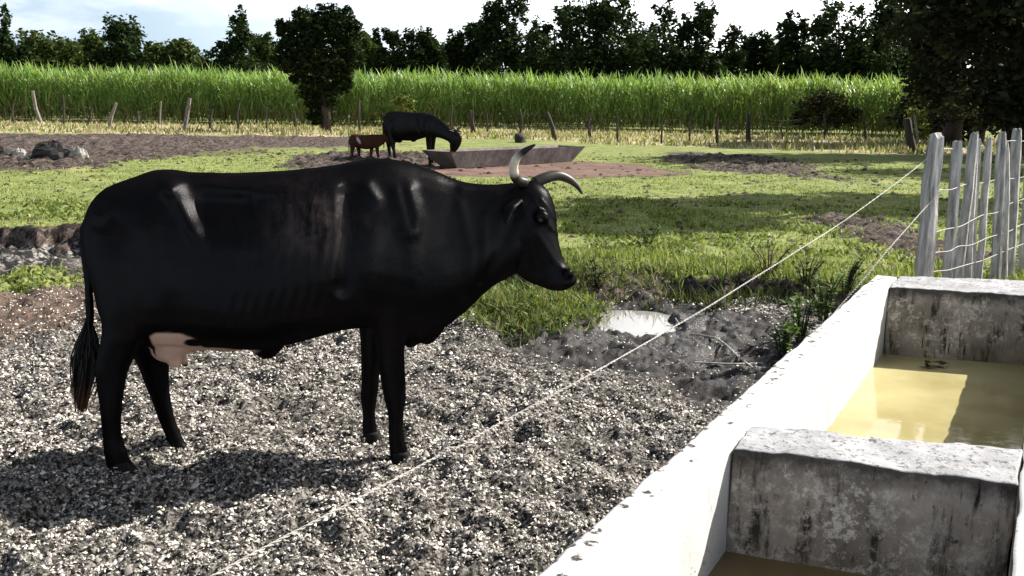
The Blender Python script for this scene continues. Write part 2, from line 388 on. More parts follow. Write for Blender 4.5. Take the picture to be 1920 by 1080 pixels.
NA, N1, N2 = 600, 560, 150
ang = np.radians(np.linspace(-43, 43, NA))
rr = np.concatenate([np.exp(np.linspace(math.log(0.9), math.log(15), N1)), np.exp(np.interp(np.linspace(0, 1, N2 + 1), [0, 0.87, 1], np.log([15, 62, 900])))[1:]])
A_, R_ = np.meshgrid(ang, rr)
GX, GY = (R_ * np.sin(A_)).ravel(), (R_ * np.cos(A_)).ravel()
GZ = height(GX, GY)
reg = regions(GX, GY)
i0 = (np.arange(len(rr) - 1)[:, None] * NA + np.arange(NA - 1)[None, :]).ravel()
GF = np.stack([i0, i0 + 1, i0 + NA + 1, i0 + NA], -1)
ch = (1 - reg['bank']) * (1 - reg['up']) * (1 - reg['wet']) * (1 - reg['churn']) * (1 - reg['brown'] * 0.9) * (1 - reg['gpatch'])
gr = np.clip(reg['up'] * sst(0.10, 0.40, reg['d']) * (1 - reg['earth']) * (1 - reg['red']) * (1 - 0.85 * reg['clod']) * (1 - 0.8 * reg['dry']) + reg['gpatch'], 0, 1)
atA = np.stack([ch, reg['wet'], gr, reg['dry'] * reg['up']], -1)
atB = np.stack([np.clip(reg['brown'] * (1 - reg['up']), 0, 1), np.clip(reg['red'], 0, 1), np.clip(np.maximum.reduce([reg['earth'], reg['clod'] * 0.8, reg['bank']]), 0, 1), reg['churn']], -1)

def mat_ground():
    M = Mat('ground', 0.95, 0.2)
    a = M.sep(M.attr('RegA')); b = M.sep(M.attr('RegB'))
    xa = M.n('ShaderNodeAttribute', attribute_name='RegA').outputs['Alpha']; xb = M.n('ShaderNodeAttribute', attribute_name='RegB').outputs['Alpha']
    f1 = M.noise(45, 6, 0.75); f2 = M.noise(9, 6, 0.7); f3 = M.noise(1.4, 5, 0.6); f4 = M.noise(0.35, 6, 0.65)
    def rag(m_, lo=0.42, hi=0.58): return M.ramp(M.math('ADD', m_, M.math('MULTIPLY', M.math('SUBTRACT', f2, 0.5), 1.5)), lo, hi)
    soil = M.ramp(f1, 0.35, 0.7, (0.014, 0.011, 0.009), (0.06, 0.048, 0.04))
    chip = M.ramp(f1, 0.46, 0.62, (0.015, 0.013, 0.011), (0.30, 0.28, 0.25))
    c = M.mix(a[0], soil, chip)
    c = M.mix(rag(b[0], 0.35, 0.65), c, M.ramp(f1, 0.38, 0.68, (0.03, 0.021, 0.016), (0.20, 0.145, 0.115)))
    c = M.mix(xb, c, M.ramp(f2, 0.5, 0.66, (0.02, 0.018, 0.017), (0.42, 0.40, 0.37)))
    g1 = M.ramp(f3, 0.3, 0.7, (0.14, 0.185, 0.05), (0.27, 0.285, 0.10))
    g = M.mix(M.ramp(f2, 0.45, 0.64), g1, (0.075, 0.095, 0.032))
    g = M.mix(M.ramp(f4, 0.55, 0.75), g, (0.29, 0.25, 0.13))
    c = M.mix(rag(a[2]), c, g)
    c = M.mix(rag(b[2]), c, M.mix(M.ramp(f2, 0.42, 0.56), (0.012, 0.009, 0.008), M.ramp(f1, 0.40, 0.64, (0.045, 0.033, 0.028), (0.20, 0.155, 0.135))))
    c = M.mix(rag(b[1]), c, M.ramp(f3, 0.3, 0.7, (0.10, 0.062, 0.05), (0.19, 0.125, 0.10)))
    d = M.ramp(f3, 0.3, 0.7, (0.32, 0.26, 0.16), (0.46, 0.37, 0.26))
    d = M.mix(M.ramp(M.noise(2.5, 5, 0.7), 0.50, 0.62), d, (0.12, 0.14, 0.035))
    c = M.mix(rag(xa), c, d)
    mud = M.ramp(f2, 0.38, 0.72, (0.006, 0.005, 0.005), (0.045, 0.038, 0.036))
    c = M.mix(rag(a[1], 0.30, 0.55), c, mud)
    M.set('Base Color', c)
    M.set('Roughness', M.math('SUBTRACT', 0.95, M.math('MULTIPLY', a[1], M.ramp(M.noise(5, 5, 0.6), 0.42, 0.60, (0.72, 0.72, 0.72), (0.05, 0.05, 0.05)))))
    M.set('Specular IOR Level', M.math('ADD', 0.12, M.math('MULTIPLY', a[1], 0.18)))
    M.bump(f1, 0.7, 0.02); return M.m
ground = mesh_obj('ground', np.stack([GX, GY, GZ], -1), GF, mat_ground(), smooth=True, attrs={'RegA': atA, 'RegB': atB})
tag(ground, 'trampled feedlot ground rising to grazed pasture', kind='structure')

# the puddle in the wet mud
pc = gp(1192, 598); a_ = np.linspace(0, 2 * math.pi, 40, endpoint=False)
PV = [(pc[0], pc[1], -0.048)] + [(pc[0] + 0.55 * math.cos(t), pc[1] + 0.55 * math.sin(t), -0.048) for t in a_]
pud = mesh_obj('puddle', PV, [(0, i + 1, (i + 1) % 40 + 1) for i in range(40)], M_puddle)
tag(pud, 'shallow puddle shining white in the wet mud before the cow', kind='structure')

rng = np.random.default_rng(7)
# ------------------------------------------------------------------ litter of dry chips on the feedlot
def scatter_fan(n, r0, r1, a0, a1, power=1.0):
    r = r0 * (r1 / r0) ** (rng.random(n) ** power); a = np.radians(rng.uniform(a0, a1, n))
    return r * np.sin(a), r * np.cos(a)
def chips(n):
    r = np.sqrt(rng.uniform(1.9 ** 2, 9.5 ** 2, n * 3)); a = np.radians(rng.uniform(-33, 31, n * 3))
    x, y = r * np.sin(a), r * np.cos(a)
    q = regions(x, y)
    dens = (1 - q['bank']) * (1 - q['up']) * np.clip(1 - 1.35 * q['wet'] - 0.75 * q['brown'] - 0.6 * q['gpatch'], 0.07, 1) * (0.22 + 0.78 * sst(0.36, 0.54, 0.5 * fbm(x * 2.2, y * 2.2, 91) + 0.5 * fbm(x * 9, y * 9, 98, 3)))
    dens *= np.clip((5.2 / np.maximum(r, 2.2)) ** 0.7, 0, 1.3) / 1.3
    k = np.nonzero(rng.random(len(x)) < dens)[0][:n]
    x, y = x[k], y[k]; m = len(k)
    z = height(x, y)
    L = rng.lognormal(math.log(0.0066), 0.36, m) * (0.8 + 0.06 * y); Wd = L * rng.uniform(0.28, 0.8, m); T = L * rng.uniform(0.4, 0.95, m)
    # six points of a crooked octahedron
    base = np.array([[1, 0, 0], [0, 1, 0], [-1, 0, 0], [0, -1, 0], [0, 0, 1], [0, 0, -1]], float)
    P = base[None] * np.stack([L, Wd, T], -1)[:, None, :] + rng.normal(0, 0.17, (m, 6, 3)) * L[:, None, None]
    th = rng.uniform(0, 2 * math.pi, m); ti = rng.normal(0, 0.36, m)
    c, s = np.cos(th), np.sin(th); ct, st = np.cos(ti), np.sin(ti)
    X = P[..., 0] * ct[:, None] - P[..., 2] * st[:, None]; Z = P[..., 0] * st[:, None] + P[..., 2] * ct[:, None]; Y = P[..., 1]
    V = np.stack([X * c[:, None] - Y * s[:, None] + x[:, None], X * s[:, None] + Y * c[:, None] + y[:, None], Z + z[:, None] + 0.3 * L[:, None]], -1)
    f = np.array([[0, 1, 4], [1, 2, 4], [2, 3, 4], [3, 0, 4]])
    F = (np.arange(m)[:, None, None] * 6 + f[None]).reshape(-1, 3)
    v = np.clip(rng.beta(2.6, 2.0, m), 0.05, 1) * 0.80; v[rng.random(m) < 0.26] *= 0.15
    tint = np.stack([v, v * rng.uniform(0.88, 0.97, m), v * rng.uniform(0.76, 0.92, m)], -1)
    return mesh_obj('litter', V.reshape(-1, 3), F, M_chip, colors=np.repeat(tint, 6, 0))
tag(chips(116000), 'pale dry litter of chips covering the feedlot under the cow', kind='stuff')

# ------------------------------------------------------------------ grass
def blades(name, x, y, h, wd, cols, mat, lean=0.4, z=None, seg=1):
    m = len(x); z = height(x, y) if z is None else z
    th = rng.uniform(0, 2 * math.pi, m); ph = rng.uniform(0, 2 * math.pi, m)
    dx, dy = np.cos(th) * wd / 2, np.sin(th) * wd / 2; lx, ly = np.cos(ph) * h * lean * rng.random(m), np.sin(ph) * h * lean * rng.random(m)
    V = np.stack([np.stack([x - dx, y - dy, z - 0.01], -1), np.stack([x + dx, y + dy, z - 0.01], -1),
                  np.stack([x + dx * .7 + lx * .4, y + dy * .7 + ly * .4, z + h * .6], -1), np.stack([x - dx * .7 + lx * .4, y - dy * .7 + ly * .4, z + h * .6], -1),
                  np.stack([x + lx, y + ly, z + h], -1)], 1)
    b = np.arange(m)[:, None] * 5
    F = np.concatenate([b + np.array([[0, 1, 2]]), b + np.array([[0, 2, 3]]), b + np.array([[3, 2, 4]])])
    return mesh_obj(name, V.reshape(-1, 3), F, mat, colors=np.repeat(cols, 5, 0))
def gcols(n, c1, c2, dark=0.0):
    t = rng.random((n, 1)); c = np.array(c1) * (1 - t) + np.array(c2) * t
    return c * rng.uniform(0.7, 1.25, (n, 1))
def grass_pts(n, r0, r1, fn, over=4):
    x, y = scatter_fan(n * over, r0, r1, -33, 33); q = regions(x, y); p = fn(x, y, q)
    k = np.nonzero(rng.random(len(x)) < p)[0][:n]; return x[k], y[k]
x, y = grass_pts(42000, 5.5, 30, lambda x, y, q: np.clip(q['up'] * sst(0.12, 0.42, q['d']) * (1 - q['earth']) * (1 - q['red']) * (1 - 0.7 * q['clod']) * (1 - 0.75 * q['dry']) * (0.25 + 0.75 * sst(0.4, 0.6, fbm(x * 1.5, y * 1.5, 92))) + 0.9 * q['gpatch'], 0, 1))
dd = np.hypot(x, y)
nearbank = np.exp(-((y - bank_y(x) - 0.5) / 0.9) ** 2)
h = (0.014 + 0.030 * rng.random(len(x))) * (1 + 0.9 * nearbank * (x > 0.3)) * (1 + 0.8 * (dd < 10) * (x > -1))
tag(blades('grass', x, y, h, 0.004 + 0.0011 * dd, gcols(len(x), (0.11, 0.17, 0.035), (0.31, 0.32, 0.11)), M_grass, 0.9), 'short grazed grass of the pasture', kind='stuff')
# long grass hanging on the bank and in the clump below the cow's head
x, y = grass_pts(11000, 5.5, 12, lambda x, y, q: np.clip(np.exp(-((q['d'] - 0.25) / 0.3) ** 2) * (x > 0.0) * sst(0.35, 0.6, fbm(x * 2.5, y * 2.5, 93)) + 0.8 * ell(x, y, 850, 545, 1130, 632, 0, 0.3, 0.4, 94), 0, 1), 10)
h = 0.04 + 0.08 * rng.random(len(x)) ** 1.5
tag(blades('grass', x, y, h, 0.010, np.where(rng.random((len(x), 1)) < 0.18, gcols(len(x), (0.16, 0.13, 0.06), (0.28, 0.23, 0.12)), gcols(len(x), (0.03, 0.06, 0.012), (0.15, 0.19, 0.045))), M_grass, 1.7), 'longer grass hanging over the bank and below the cow head', kind='stuff')
x, y = grass_pts(7000, 5.5, 11, lambda x, y, q: np.exp(-((q['d'] + 0.12) / 0.22) ** 2) * (x > 0.1) * sst(0.42, 0.62, fbm(x * 2.2, y * 2.2, 97)), 12)
tag(blades('grass', x, y, 0.05 + 0.12 * rng.random(len(x)), 0.012, gcols(len(x), (0.025, 0.04, 0.010), (0.08, 0.10, 0.025)), M_grass, 1.2), 'dark weedy grass along the foot of the muddy bank', kind='stuff')
x, y = grass_pts(12000, 6.5, 16, lambda x, y, q: np.clip(q['up'] * sst(0.1, 0.5, q['d']) * (1 - q['clod']) * sst(0.45, 0.6, fbm(x * 1.8, y * 1.8, 99)) + 0.8 * q['gpatch'], 0, 1), 6)
tag(blades('ground_cover', x, y, 0.025 + 0.045 * rng.random(len(x)), 0.028 + 0.02 * rng.random(len(x)), gcols(len(x), (0.06, 0.10, 0.02), (0.24, 0.27, 0.08)), M_grass, 2.2), 'broad-leaved ground cover between the grass near the bank', kind='stuff')
# dry tall grass along the far fence
x, y = grass_pts(24000, 30, 72, lambda x, y, q: q['dry'] * (0.3 + 0.7 * sst(0.4, 0.6, fbm(x * 0.5, y * 0.5, 95))), 8)
h = 0.06 + 0.24 * rng.random(len(x)) ** 2
cc = gcols(len(x), (0.36, 0.30, 0.19), (0.48, 0.41, 0.30)); gm = rng.random(len(x)) < 0.52
cc[gm] = gcols(gm.sum(), (0.10, 0.15, 0.03), (0.20, 0.22, 0.06))
tag(blades('dry_grass', x, y, h, 0.07, cc, M_grass, 0.8), 'yellow dry grass along the foot of the cane field', kind='stuff')
# low dung and earth clods lying in the pasture
def clods(n):
    x, y = grass_pts(n, 9, 32, lambda x, y, q: q['up'] * (0.10 + 0.9 * np.maximum(q['clod'], q['earth'])), 6)
    V = []; F = []; f = np.array([[0, 1, 4], [1, 2, 4], [2, 3, 4], [3, 0, 4]])
    m = len(x); z = height(x, y); s = np.minimum(rng.lognormal(math.log(0.045), 0.5, m), 0.09) * (0.8 + 0.03 * y)
    base = np.array([[1, 0, -.2], [0, 1, -.2], [-1, 0, -.2], [0, -1, -.2], [0, 0, .38]])
    V = base[None] * s[:, None, None] * rng.uniform(0.6, 1.3, (m, 5, 3)) + np.stack([x, y, z], -1)[:, None]
    F = (np.arange(m)[:, None, None] * 5 + f[None]).reshape(-1, 3)
    return mesh_obj('clod_litter', V.reshape(-1, 3), F, M_chip, colors=np.repeat(gcols(m, (0.02, 0.016, 0.013), (0.06, 0.045, 0.036)), 5, 0))
tag(clods(4500), 'dark clods of earth and dung scattered over the pasture', kind='stuff')

# ------------------------------------------------------------------ sugarcane field
def cane():
    n = 10300
    x = rng.uniform(-46, 27, n); dep = rng.random(n) ** 1.6 * 9
    yf = np.interp(x, [-46, 0, 24, 27], [66, 63, 56, 57]) + (fbm(x * 0.4, x * 0, 101) - 0.5) * 1.5
    y = yf + dep
    z = height(x, y, False)
    hs = (3.85 + 1.0 * fbm(x * 0.45, y * 0.45, 102) + rng.normal(0, 0.27, n)) * np.interp(x, [-42, -10, 10, 26], [1.03, 1.02, 1.0, 0.95])
    NB = 7
    X = np.repeat(x, NB); Y = np.repeat(y, NB); Z = np.repeat(z, NB); H = np.repeat(hs, NB); m = n * NB
    a = rng.random(m) ** 0.8                                     # where on the stalk the leaf leaves
    b = a * 0.62 * H; L = rng.uniform(0.8, 1.5, m); ph = rng.uniform(0, 2 * math.pi, m)
    el = rng.uniform(0.9, 1.42, m); wd = rng.uniform(0.045, 0.085, m)
    dx, dy = np.cos(ph), np.sin(ph); sx, sy = -dy, dx
    ts = np.array([0, 0.4, 0.75, 1.0]); ws = np.array([0.7, 1.0, 0.7, 0.06])
    droop = rng.uniform(0.15, 0.75, m)
    P = []
    for t, wv in zip(ts, ws):
        out_ = L * (np.cos(el) * t + 0.25 * droop * t ** 2); upz = L * (np.sin(el) * t - droop * 0.55 * t ** 2.4)
        cx, cy, cz = X + dx * out_, Y + dy * out_, Z + b + upz
        P += [np.stack([cx - sx * wd * wv / 2, cy - sy * wd * wv / 2, cz], -1), np.stack([cx + sx * wd * wv / 2, cy + sy * wd * wv / 2, cz], -1)]
    V = np.stack(P, 1); B = np.arange(m)[:, None] * 8
    F = np.concatenate([B + np.array([[0, 1, 3, 2]]), B + np.array([[2, 3, 5, 4]]), B + np.array([[4, 5, 7, 6]])])
    c = gcols(m, (0.12, 0.22, 0.05), (0.30, 0.41, 0.13)); dry = (a < 0.25) & (rng.random(m) < 0.45)
    c[dry] = gcols(dry.sum(), (0.22, 0.19, 0.07), (0.35, 0.27, 0.13))
    ye = rng.random(m) < np.interp(X, [-40, 8, 14], [0.05, 0.08, 0.25]); c[ye] = gcols(ye.sum(), (0.22, 0.28, 0.06), (0.30, 0.32, 0.09))
    o = mesh_obj('sugarcane', V.reshape(-1, 3), F, M_cane, colors=np.repeat(c, 8, 0))
    tag(o, 'dense tall green sugarcane field beyond the far fence', kind='stuff')
cane()

# ------------------------------------------------------------------ trees
def leaf_cloud(blobs, n, size, c1, c2, R, flat=0.5):
    """leaf-size folded faces spread through ellipsoid blobs (cx,cy,cz,rx,ry,rz)"""
    B = np.array(blobs, float); vol = (B[:, 3] * B[:, 5]) ** 0.9; k = R.choice(len(B), n, p=vol / vol.sum()); b = B[k]
    d = R.normal(size=(n, 3)); d /= np.linalg.norm(d, axis=1)[:, None]
    rad_ = R.random(n) ** 0.42
    # clumps: pull leaves toward a few twig tips per blob
    P = d * rad_[:, None]
    ncl = max(8, n // 26); ck = R.integers(0, n, ncl); cl = R.integers(0, ncl, n)
    P2 = P[ck[cl]] + R.normal(0, 0.16, (n, 3)); use = (R.random(n) < 0.72)
    src = np.where(use[:, None], k[ck[cl]][:, None], k[:, None])[:, 0]
    P = np.where(use[:, None], P2, P); b = B[src]
    C = b[:, :3] + P * b[:, 3:]
    u = R.normal(size=(n, 3)); u[:, 2] *= flat; u /= np.linalg.norm(u, axis=1)[:, None]
    v = np.cross(u, R.normal(size=(n, 3))); v /= np.linalg.norm(v, axis=1)[:, None]
    s = size * R.uniform(0.6, 1.4, n)
    nn = np.cross(u, v)
    p0 = C - u * s[:, None] * 0.6; p1 = C + v * s[:, None] * 0.33 + nn * s[:, None] * 0.1; p2 = C + u * s[:, None] * 0.6; p3 = C - v * s[:, None] * 0.33 + nn * s[:, None] * 0.1
    V = np.stack([p0, p1, p2, p3], 1).reshape(-1, 3)
    q = np.arange(n)[:, None] * 4; F = np.concatenate([q + np.array([[0, 1, 2]]), q + np.array([[0, 2, 3]])])
    t = R.random((n, 1)); c = (np.array(c1) * (1 - t) + np.array(c2) * t) * R.uniform(0.65, 1.35, (n, 1))
    return V, F, np.repeat(c, 4, 0)

def tree(name, label, base, blobs_w, n, size, c1, c2, seed, trunk_r=0.18, group=None, cat='tree', flat=0.5, top=None):
    R = np.random.default_rng(seed); base = np.asarray(base, float)
    root = tag(empty(name, tuple(base)), label, cat, group)
    bl = [(b[0] - base[0], b[1] - base[1], b[2] - base[2], b[3], b[4], b[5]) for b in blobs_w]
    V, F, C = leaf_cloud(bl, n, size, c1, c2, R, flat)
    V[:, 2] = np.maximum(V[:, 2], 0.02)
    mesh_obj('crown', V, F, M_tree, root, colors=C)
    mb = MB(); cm = np.mean([b[:3] for b in bl], 0); hi = max(b[2] for b in bl)
    tp = [np.array([0, 0, -0.2]), np.array([cm[0] * 0.15 + R.normal(0, .08), R.normal(0, .08), hi * 0.25]), np.array([cm[0] * .5, cm[1] * .5, hi * 0.5]), np.array([cm[0], cm[1], hi * 0.85])]
    mb.tube(tp, [trunk_r * 1.25, trunk_r, trunk_r * .75, trunk_r * .25], 8)
    mb.build('trunk', M_bark, root, True)
    for b in bl[:9]:
        m2 = MB(); s0 = tp[1] + (tp[2] - tp[1]) * R.random(); e = np.array(b[:3])
        m2.tube([s0, s0 * .5 + e * .5 + np.array([0, 0, 0.1]), e + np.array([0, 0, b[5] * .4])], [trunk_r * .5, trunk_r * .33, trunk_r * .1], 6)
        m2.build('limb', M_bark, root, True)
    return root

def px_blobs(lst, dist, R, yr=0.8, jit=0.15):
    """outline blobs (u, v, radius_u, radius_v) at a distance -> world ellipsoids"""
    o = []
    for (u, v, ru, rv) in lst:
        p = at(u, v, dist); k = dist / FPX
        o.append((p[0], p[1] + R.normal(0, jit) * ru * k, p[2], ru * k, ru * k * yr, rv * k))
    return o

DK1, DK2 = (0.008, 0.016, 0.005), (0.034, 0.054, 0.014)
# the lone tree in front of the cane: wide head, narrow foot
Rm = np.random.default_rng(5)
lone = [(590, 62, 34, 36), (640, 62, 28, 34), (560, 30, 13, 15), (604, 18, 14, 12), (648, 26, 15, 13), (668, 48, 12, 14), (528, 50, 12, 14), (520, 110, 14, 10), (672, 105, 12, 16), (556, 148, 16, 9), (576, 178, 14, 8), (648, 160, 13, 14), (575, 45, 30, 28), (622, 32, 26, 22), (540, 62, 20, 20), (535, 88, 20, 18), (560, 95, 36, 22), (650, 95, 26, 34), (600, 105, 48, 26), (560, 125, 38, 18), (600, 140, 44, 26), (637, 130, 26, 28), (590, 165, 30, 20), (615, 175, 26, 22), (602, 198, 24, 18), (612, 215, 16, 14), (601, 226, 15, 11), (589, 214, 13, 10), (617, 230, 10, 8), (583, 195, 14, 10), (655, 70, 20, 34)]
lb = gp(611, 247, PLAT)
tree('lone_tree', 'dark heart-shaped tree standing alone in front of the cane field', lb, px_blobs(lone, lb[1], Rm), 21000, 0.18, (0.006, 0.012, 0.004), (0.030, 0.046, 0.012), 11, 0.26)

def row_tree(i, u, top, hw, dist, kind, label, n=3200):
    """a tree of the line beyond the cane, crown from the pixel `top` down behind the cane"""
    R = np.random.default_rng(100 + i); bot = 165 + (u - 960) * 0.014
    L = []; hgt = bot - top
    if kind == 'round':
        for k in range(8):
            a = R.uniform(0, 2 * math.pi); L.append((u + hw * 0.55 * math.cos(a) * R.uniform(.6, 1), top + hgt * 0.45 + hgt * 0.30 * math.sin(a), hw * R.uniform(.38, .5), hgt * R.uniform(.18, .25)))
        L.append((u, top + hgt * .24, hw * .5, hgt * .2)); L.append((u, top + hgt * .6, hw * .8, hgt * .32))
    elif kind == 'spire':
        for k in range(9):
            t = k / 8; L.append((u + R.normal(0, .16) * hw, top + 8 + hgt * .85 * t, hw * (0.22 + 0.72 * t) * R.uniform(.75, 1.1), max(8, hgt * .13)))
    elif kind == 'ragged':
        for k in range(24):
            t = R.random() ** .8; L.append((u + R.uniform(-1, 1) * hw * (.6 + .5 * t), top + 10 + hgt * .8 * t, hw * R.uniform(.24, .46), max(9, hgt * R.uniform(.10, .18))))
        L.append((u, top + hgt * .62, hw * .7, hgt * .28))
    else:                                                        # bushy
        for k in range(9): L.append((u + R.uniform(-1, 1) * hw * .8, top + hgt * R.uniform(.22, .8), hw * R.uniform(.3, .5), hgt * R.uniform(.16, .26)))
    for k in range(5): L.append((u + R.uniform(-1, 1) * hw * 1.1, bot - R.uniform(0.0, 0.38) * hgt, hw * R.uniform(.4, .6), 20))
    L.append((u, bot, hw * 1.05, 26))
    p = at(u, 190, dist); base = (p[0], dist, PLAT)
    c1, c2 = (DK1, DK2) if kind != 'bushy' else ((0.03, 0.05, 0.012), (0.085, 0.11, 0.03))
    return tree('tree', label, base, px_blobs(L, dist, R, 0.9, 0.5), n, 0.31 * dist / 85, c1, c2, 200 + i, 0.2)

rows = [
 (6, 2, 34, 78, 'ragged', 'tall dark tree cut by the picture edge beyond the cane'),
 (70, 55, 62, 86, 'bushy', 'low bright green tree next to the tall edge tree'),
 (140, 52, 55, 90, 'bushy', 'low spreading light green tree before the round dark tree'),
 (228, 36, 58, 80, 'round', 'round dark tree rising from low trees on the sky line'),
 (296, 66, 38, 92, 'bushy', 'small lighter tree in the dip after the round dark tree'),
 (345, 66, 52, 84, 'bushy', 'low wide tree between the round dark tree and the peaked tree'),
 (443, 20, 62, 80, 'spire', 'peaked dark tree with tiered branches left of the lone tree'),
 (508, 62, 38, 92, 'bushy', 'low tree half hidden by the lone tree'),
 (700, 60, 36, 90, 'bushy', 'low dark tree just right of the lone tree'),
 (722, 54, 30, 84, 'ragged', 'small bushy-topped tree right of the lone tree'),
 (778, 48, 52, 80, 'ragged', 'ragged dark tree above the grazing cow'),
 (830, 62, 45, 92, 'bushy', 'low tree in the gap beside the first tall airy tree'),
 (885, 34, 46, 82, 'ragged', 'airy tree with sky gaps beginning the tall tree group'),
 (955, -12, 58, 78, 'ragged', 'tall open crowned tree with big sky gaps'),
 (1040, 10, 62, 88, 'ragged', 'ragged tree behind the tall open crowned tree'),
 (1130, -28, 88, 76, 'ragged', 'tallest broad tree in the middle of the tree line'),
 (1215, 6, 60, 84, 'ragged', 'tree leaning out from the tallest broad tree'),
 (1292, 20, 52, 78, 'ragged', 'tree with leafy sunlit shoulder before the sky notch'),
 (1350, 44, 50, 80, 'ragged', 'lower drooping tree at the near side of the sky notch'),
 (1425, 58, 55, 86, 'round', 'low rounded tree at the bottom of the sky notch'),
 (1500, 22, 52, 78, 'ragged', 'tree with thin feathery top after the sky notch'),
 (1575, -4, 62, 76, 'ragged', 'tall leafy tree above the dark shrub by the cane'),
 (1650, -20, 62, 78, 'ragged', 'tall sunlit yellow-green topped tree beside the huge shaded tree'),
 (1720, -12, 60, 80, 'ragged', 'dark tree merging into the huge shaded tree'),
]
for i, (u, top, hw, dist, kind, label) in enumerate(rows):
    row_tree(i, u, top, hw, dist, kind, label, 13000 if hw > 80 else 8200)
# the wood that closes the view behind the row
def far_wood():
    R = np.random.default_rng(9); bl = []
    for k in range(150):
        x = -66 + 122 * (k + R.random()) / 150; d = R.uniform(93, 104); h = R.uniform(5.0, 8.0); bl.append((x, d, PLAT + h * .52, R.uniform(1.6, 2.6), 2.0, h * .5))
    V, F, C = leaf_cloud(bl, 24000, 0.66, DK1, DK2, R, 0.5)
    tag(mesh_obj('far_wood', V, F, M_tree, colors=C), 'dark low wood closing the view behind the row of trees', kind='stuff')
far_wood()
# the huge shaded tree on the right and its neighbours that shade the pasture
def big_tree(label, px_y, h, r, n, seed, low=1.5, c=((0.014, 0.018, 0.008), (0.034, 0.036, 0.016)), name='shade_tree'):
    R = np.random.default_rng(seed); bx, by = px_y; bl = []
    for k in range(22):
        a = R.uniform(0, 2 * math.pi); q = R.random() ** .5; zz = R.uniform(low + 1, h - 1)
        f = math.sin(math.pi * (0.16 + 0.76 * (zz - low) / (h - low)))
        bl.append((bx + r * q * f * .75 * math.cos(a), by + r * q * f * .75 * math.sin(a), zz, r * R.uniform(.28, .42), r * R.uniform(.28, .42), r * R.uniform(.2, .32)))
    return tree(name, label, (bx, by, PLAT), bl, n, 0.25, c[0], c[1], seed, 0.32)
p = at(1908, 200, 34); big_tree('huge shaded brown-green tree filling the corner above the pickets', (p[0], p[1]), 11, 4.6, 20000, 301, 1.0)
p = at(1835, 200, 46); big_tree('dark tree behind the huge shaded tree', (p[0], p[1]), 12, 4.8, 15000, 302, 0.2)
big_tree('tall tree outside the frame whose crown shades the pasture', (14.2, 19.3), 12.5, 2.9, 8000, 303, 6.0)
big_tree('spreading tree outside the frame shading the far pasture', (19.6, 26.5), 10, 4.2, 11000, 304, 1.2)
big_tree('tree outside the frame at the shaded end of the far fence', (25.5, 35.0), 11, 4.5, 8000, 305, 1.5)
big_tree('broad tree outside the frame behind the shading trees', (25.0, 33.0), 10, 4.5, 9000, 306, 1.0)
p = at(1765, 200, 54); big_tree('dark tree closing the end of the cane field behind the huge shaded tree', (p[0], p[1]), 11, 3.6, 8000, 308, 0.3)
p = at(1790, 200, 43); big_tree('smaller dark tree at the corner of the cane field under the huge shaded tree', (p[0], p[1]), 9, 3.2, 9000, 307, 0.3)
# dark shrub before the cane
sb = gp(1545, 255, PLAT)
tree('shrub', 'dark leggy shrub growing in front of the cane by the fence', sb, px_blobs([(1520, 205, 32, 20), (1560, 200, 34, 24), (1540, 185, 26, 16), (1590, 215, 28, 16), (1500, 222, 20, 12), (1555, 228, 28, 12)], sb[1], Rm), 2600, 0.20, (0.02, 0.022, 0.01), (0.06, 0.06, 0.025), 401, 0.08, cat='shrub')
for k, (u, v, ru, rv, lab) in enumerate([(1830, 238, 22, 12, 'pale bush at the foot of the huge shaded tree'), (1720, 222, 26, 22, 'yellow-green bush at the end of the cane field'), (757, 192, 22, 12, 'light yellow-green bush at the edge of the cane above the grazing cow'), (1890, 215, 40, 14, 'sunlit bush beyond the picket fence')]):
    b = gp(u, 246, PLAT); b = at(u, v, min(b[1], 47)) * 1.0; b[2] = PLAT
    tree('bush', lab, b, px_blobs([(u - ru * .4, v, ru * .6, rv), (u + ru * .4, v + 3, ru * .6, rv * .9), (u, v - 4, ru * .5, rv * .8), (u, v + rv, ru * .8, rv)], b[1], Rm), 700, 0.16, (0.10, 0.14, 0.03), (0.22, 0.24, 0.06), 410 + k, 0.05, cat='bush')

# ------------------------------------------------------------------ far wire fence
posts = [(27, 235, 25, 194, 4), (78, 232, 61, 170, 6.5), (120, 235, 118, 178, 4), (165, 234, 172, 203, 4.5), (205, 240, 218, 193, 6), (258, 237, 258, 208, 5), (300, 235, 302, 190, 3.5), (346, 245, 356, 184, 7), (394, 241, 399, 204, 5), (448, 243, 448, 193, 5), (500, 243, 500, 200, 3.5), (554, 244, 553, 212, 4.5), (675, 248, 673, 188, 5), (847, 248, 848, 198, 4.5), (889, 251, 883, 207, 9), (914, 250, 912, 212, 4), (975, 254, 974, 205, 5), (1040, 263, 1026, 211, 8), (1107, 262, 1106, 216, 6), (1158, 268, 1158, 219, 4.5), (1240, 268, 1240, 220, 3.5), (1293, 267, 1293, 216, 3.5), (1345, 268, 1345, 221, 6), (1403, 268, 1404, 213, 9), (1470, 264, 1469, 222, 4), (1547, 262, 1545, 213, 4.5), (1623, 262, 1621, 222, 4)]
fr = tag(empty('wire_fence', tuple(gp(960, 252, PLAT))), 'long wire fence of crooked thin posts along the cane field', 'fence')
fo = np.array(fr.location); tops = []
for k, (xb, yb, xt, yt, wd) in enumerate(posts):
    b = gp(xb, yb, PLAT); t = at(xt, yt, b[1]); r_ = wd * .52 * b[1] / FPX; mid = (b + t) / 2 + rng.normal(0, r_ * .8, 3)
    mb = MB(); mb.tube([b - fo - (0, 0, .15), b - fo, mid - fo, t - fo], [r_ * 1.1, r_ * 1.05, r_, r_ * .85], 6); mb.build('post', M_wood if k in (1, 4, 6, 7) else M_oldpost, fr, False); tops.append((b, t))
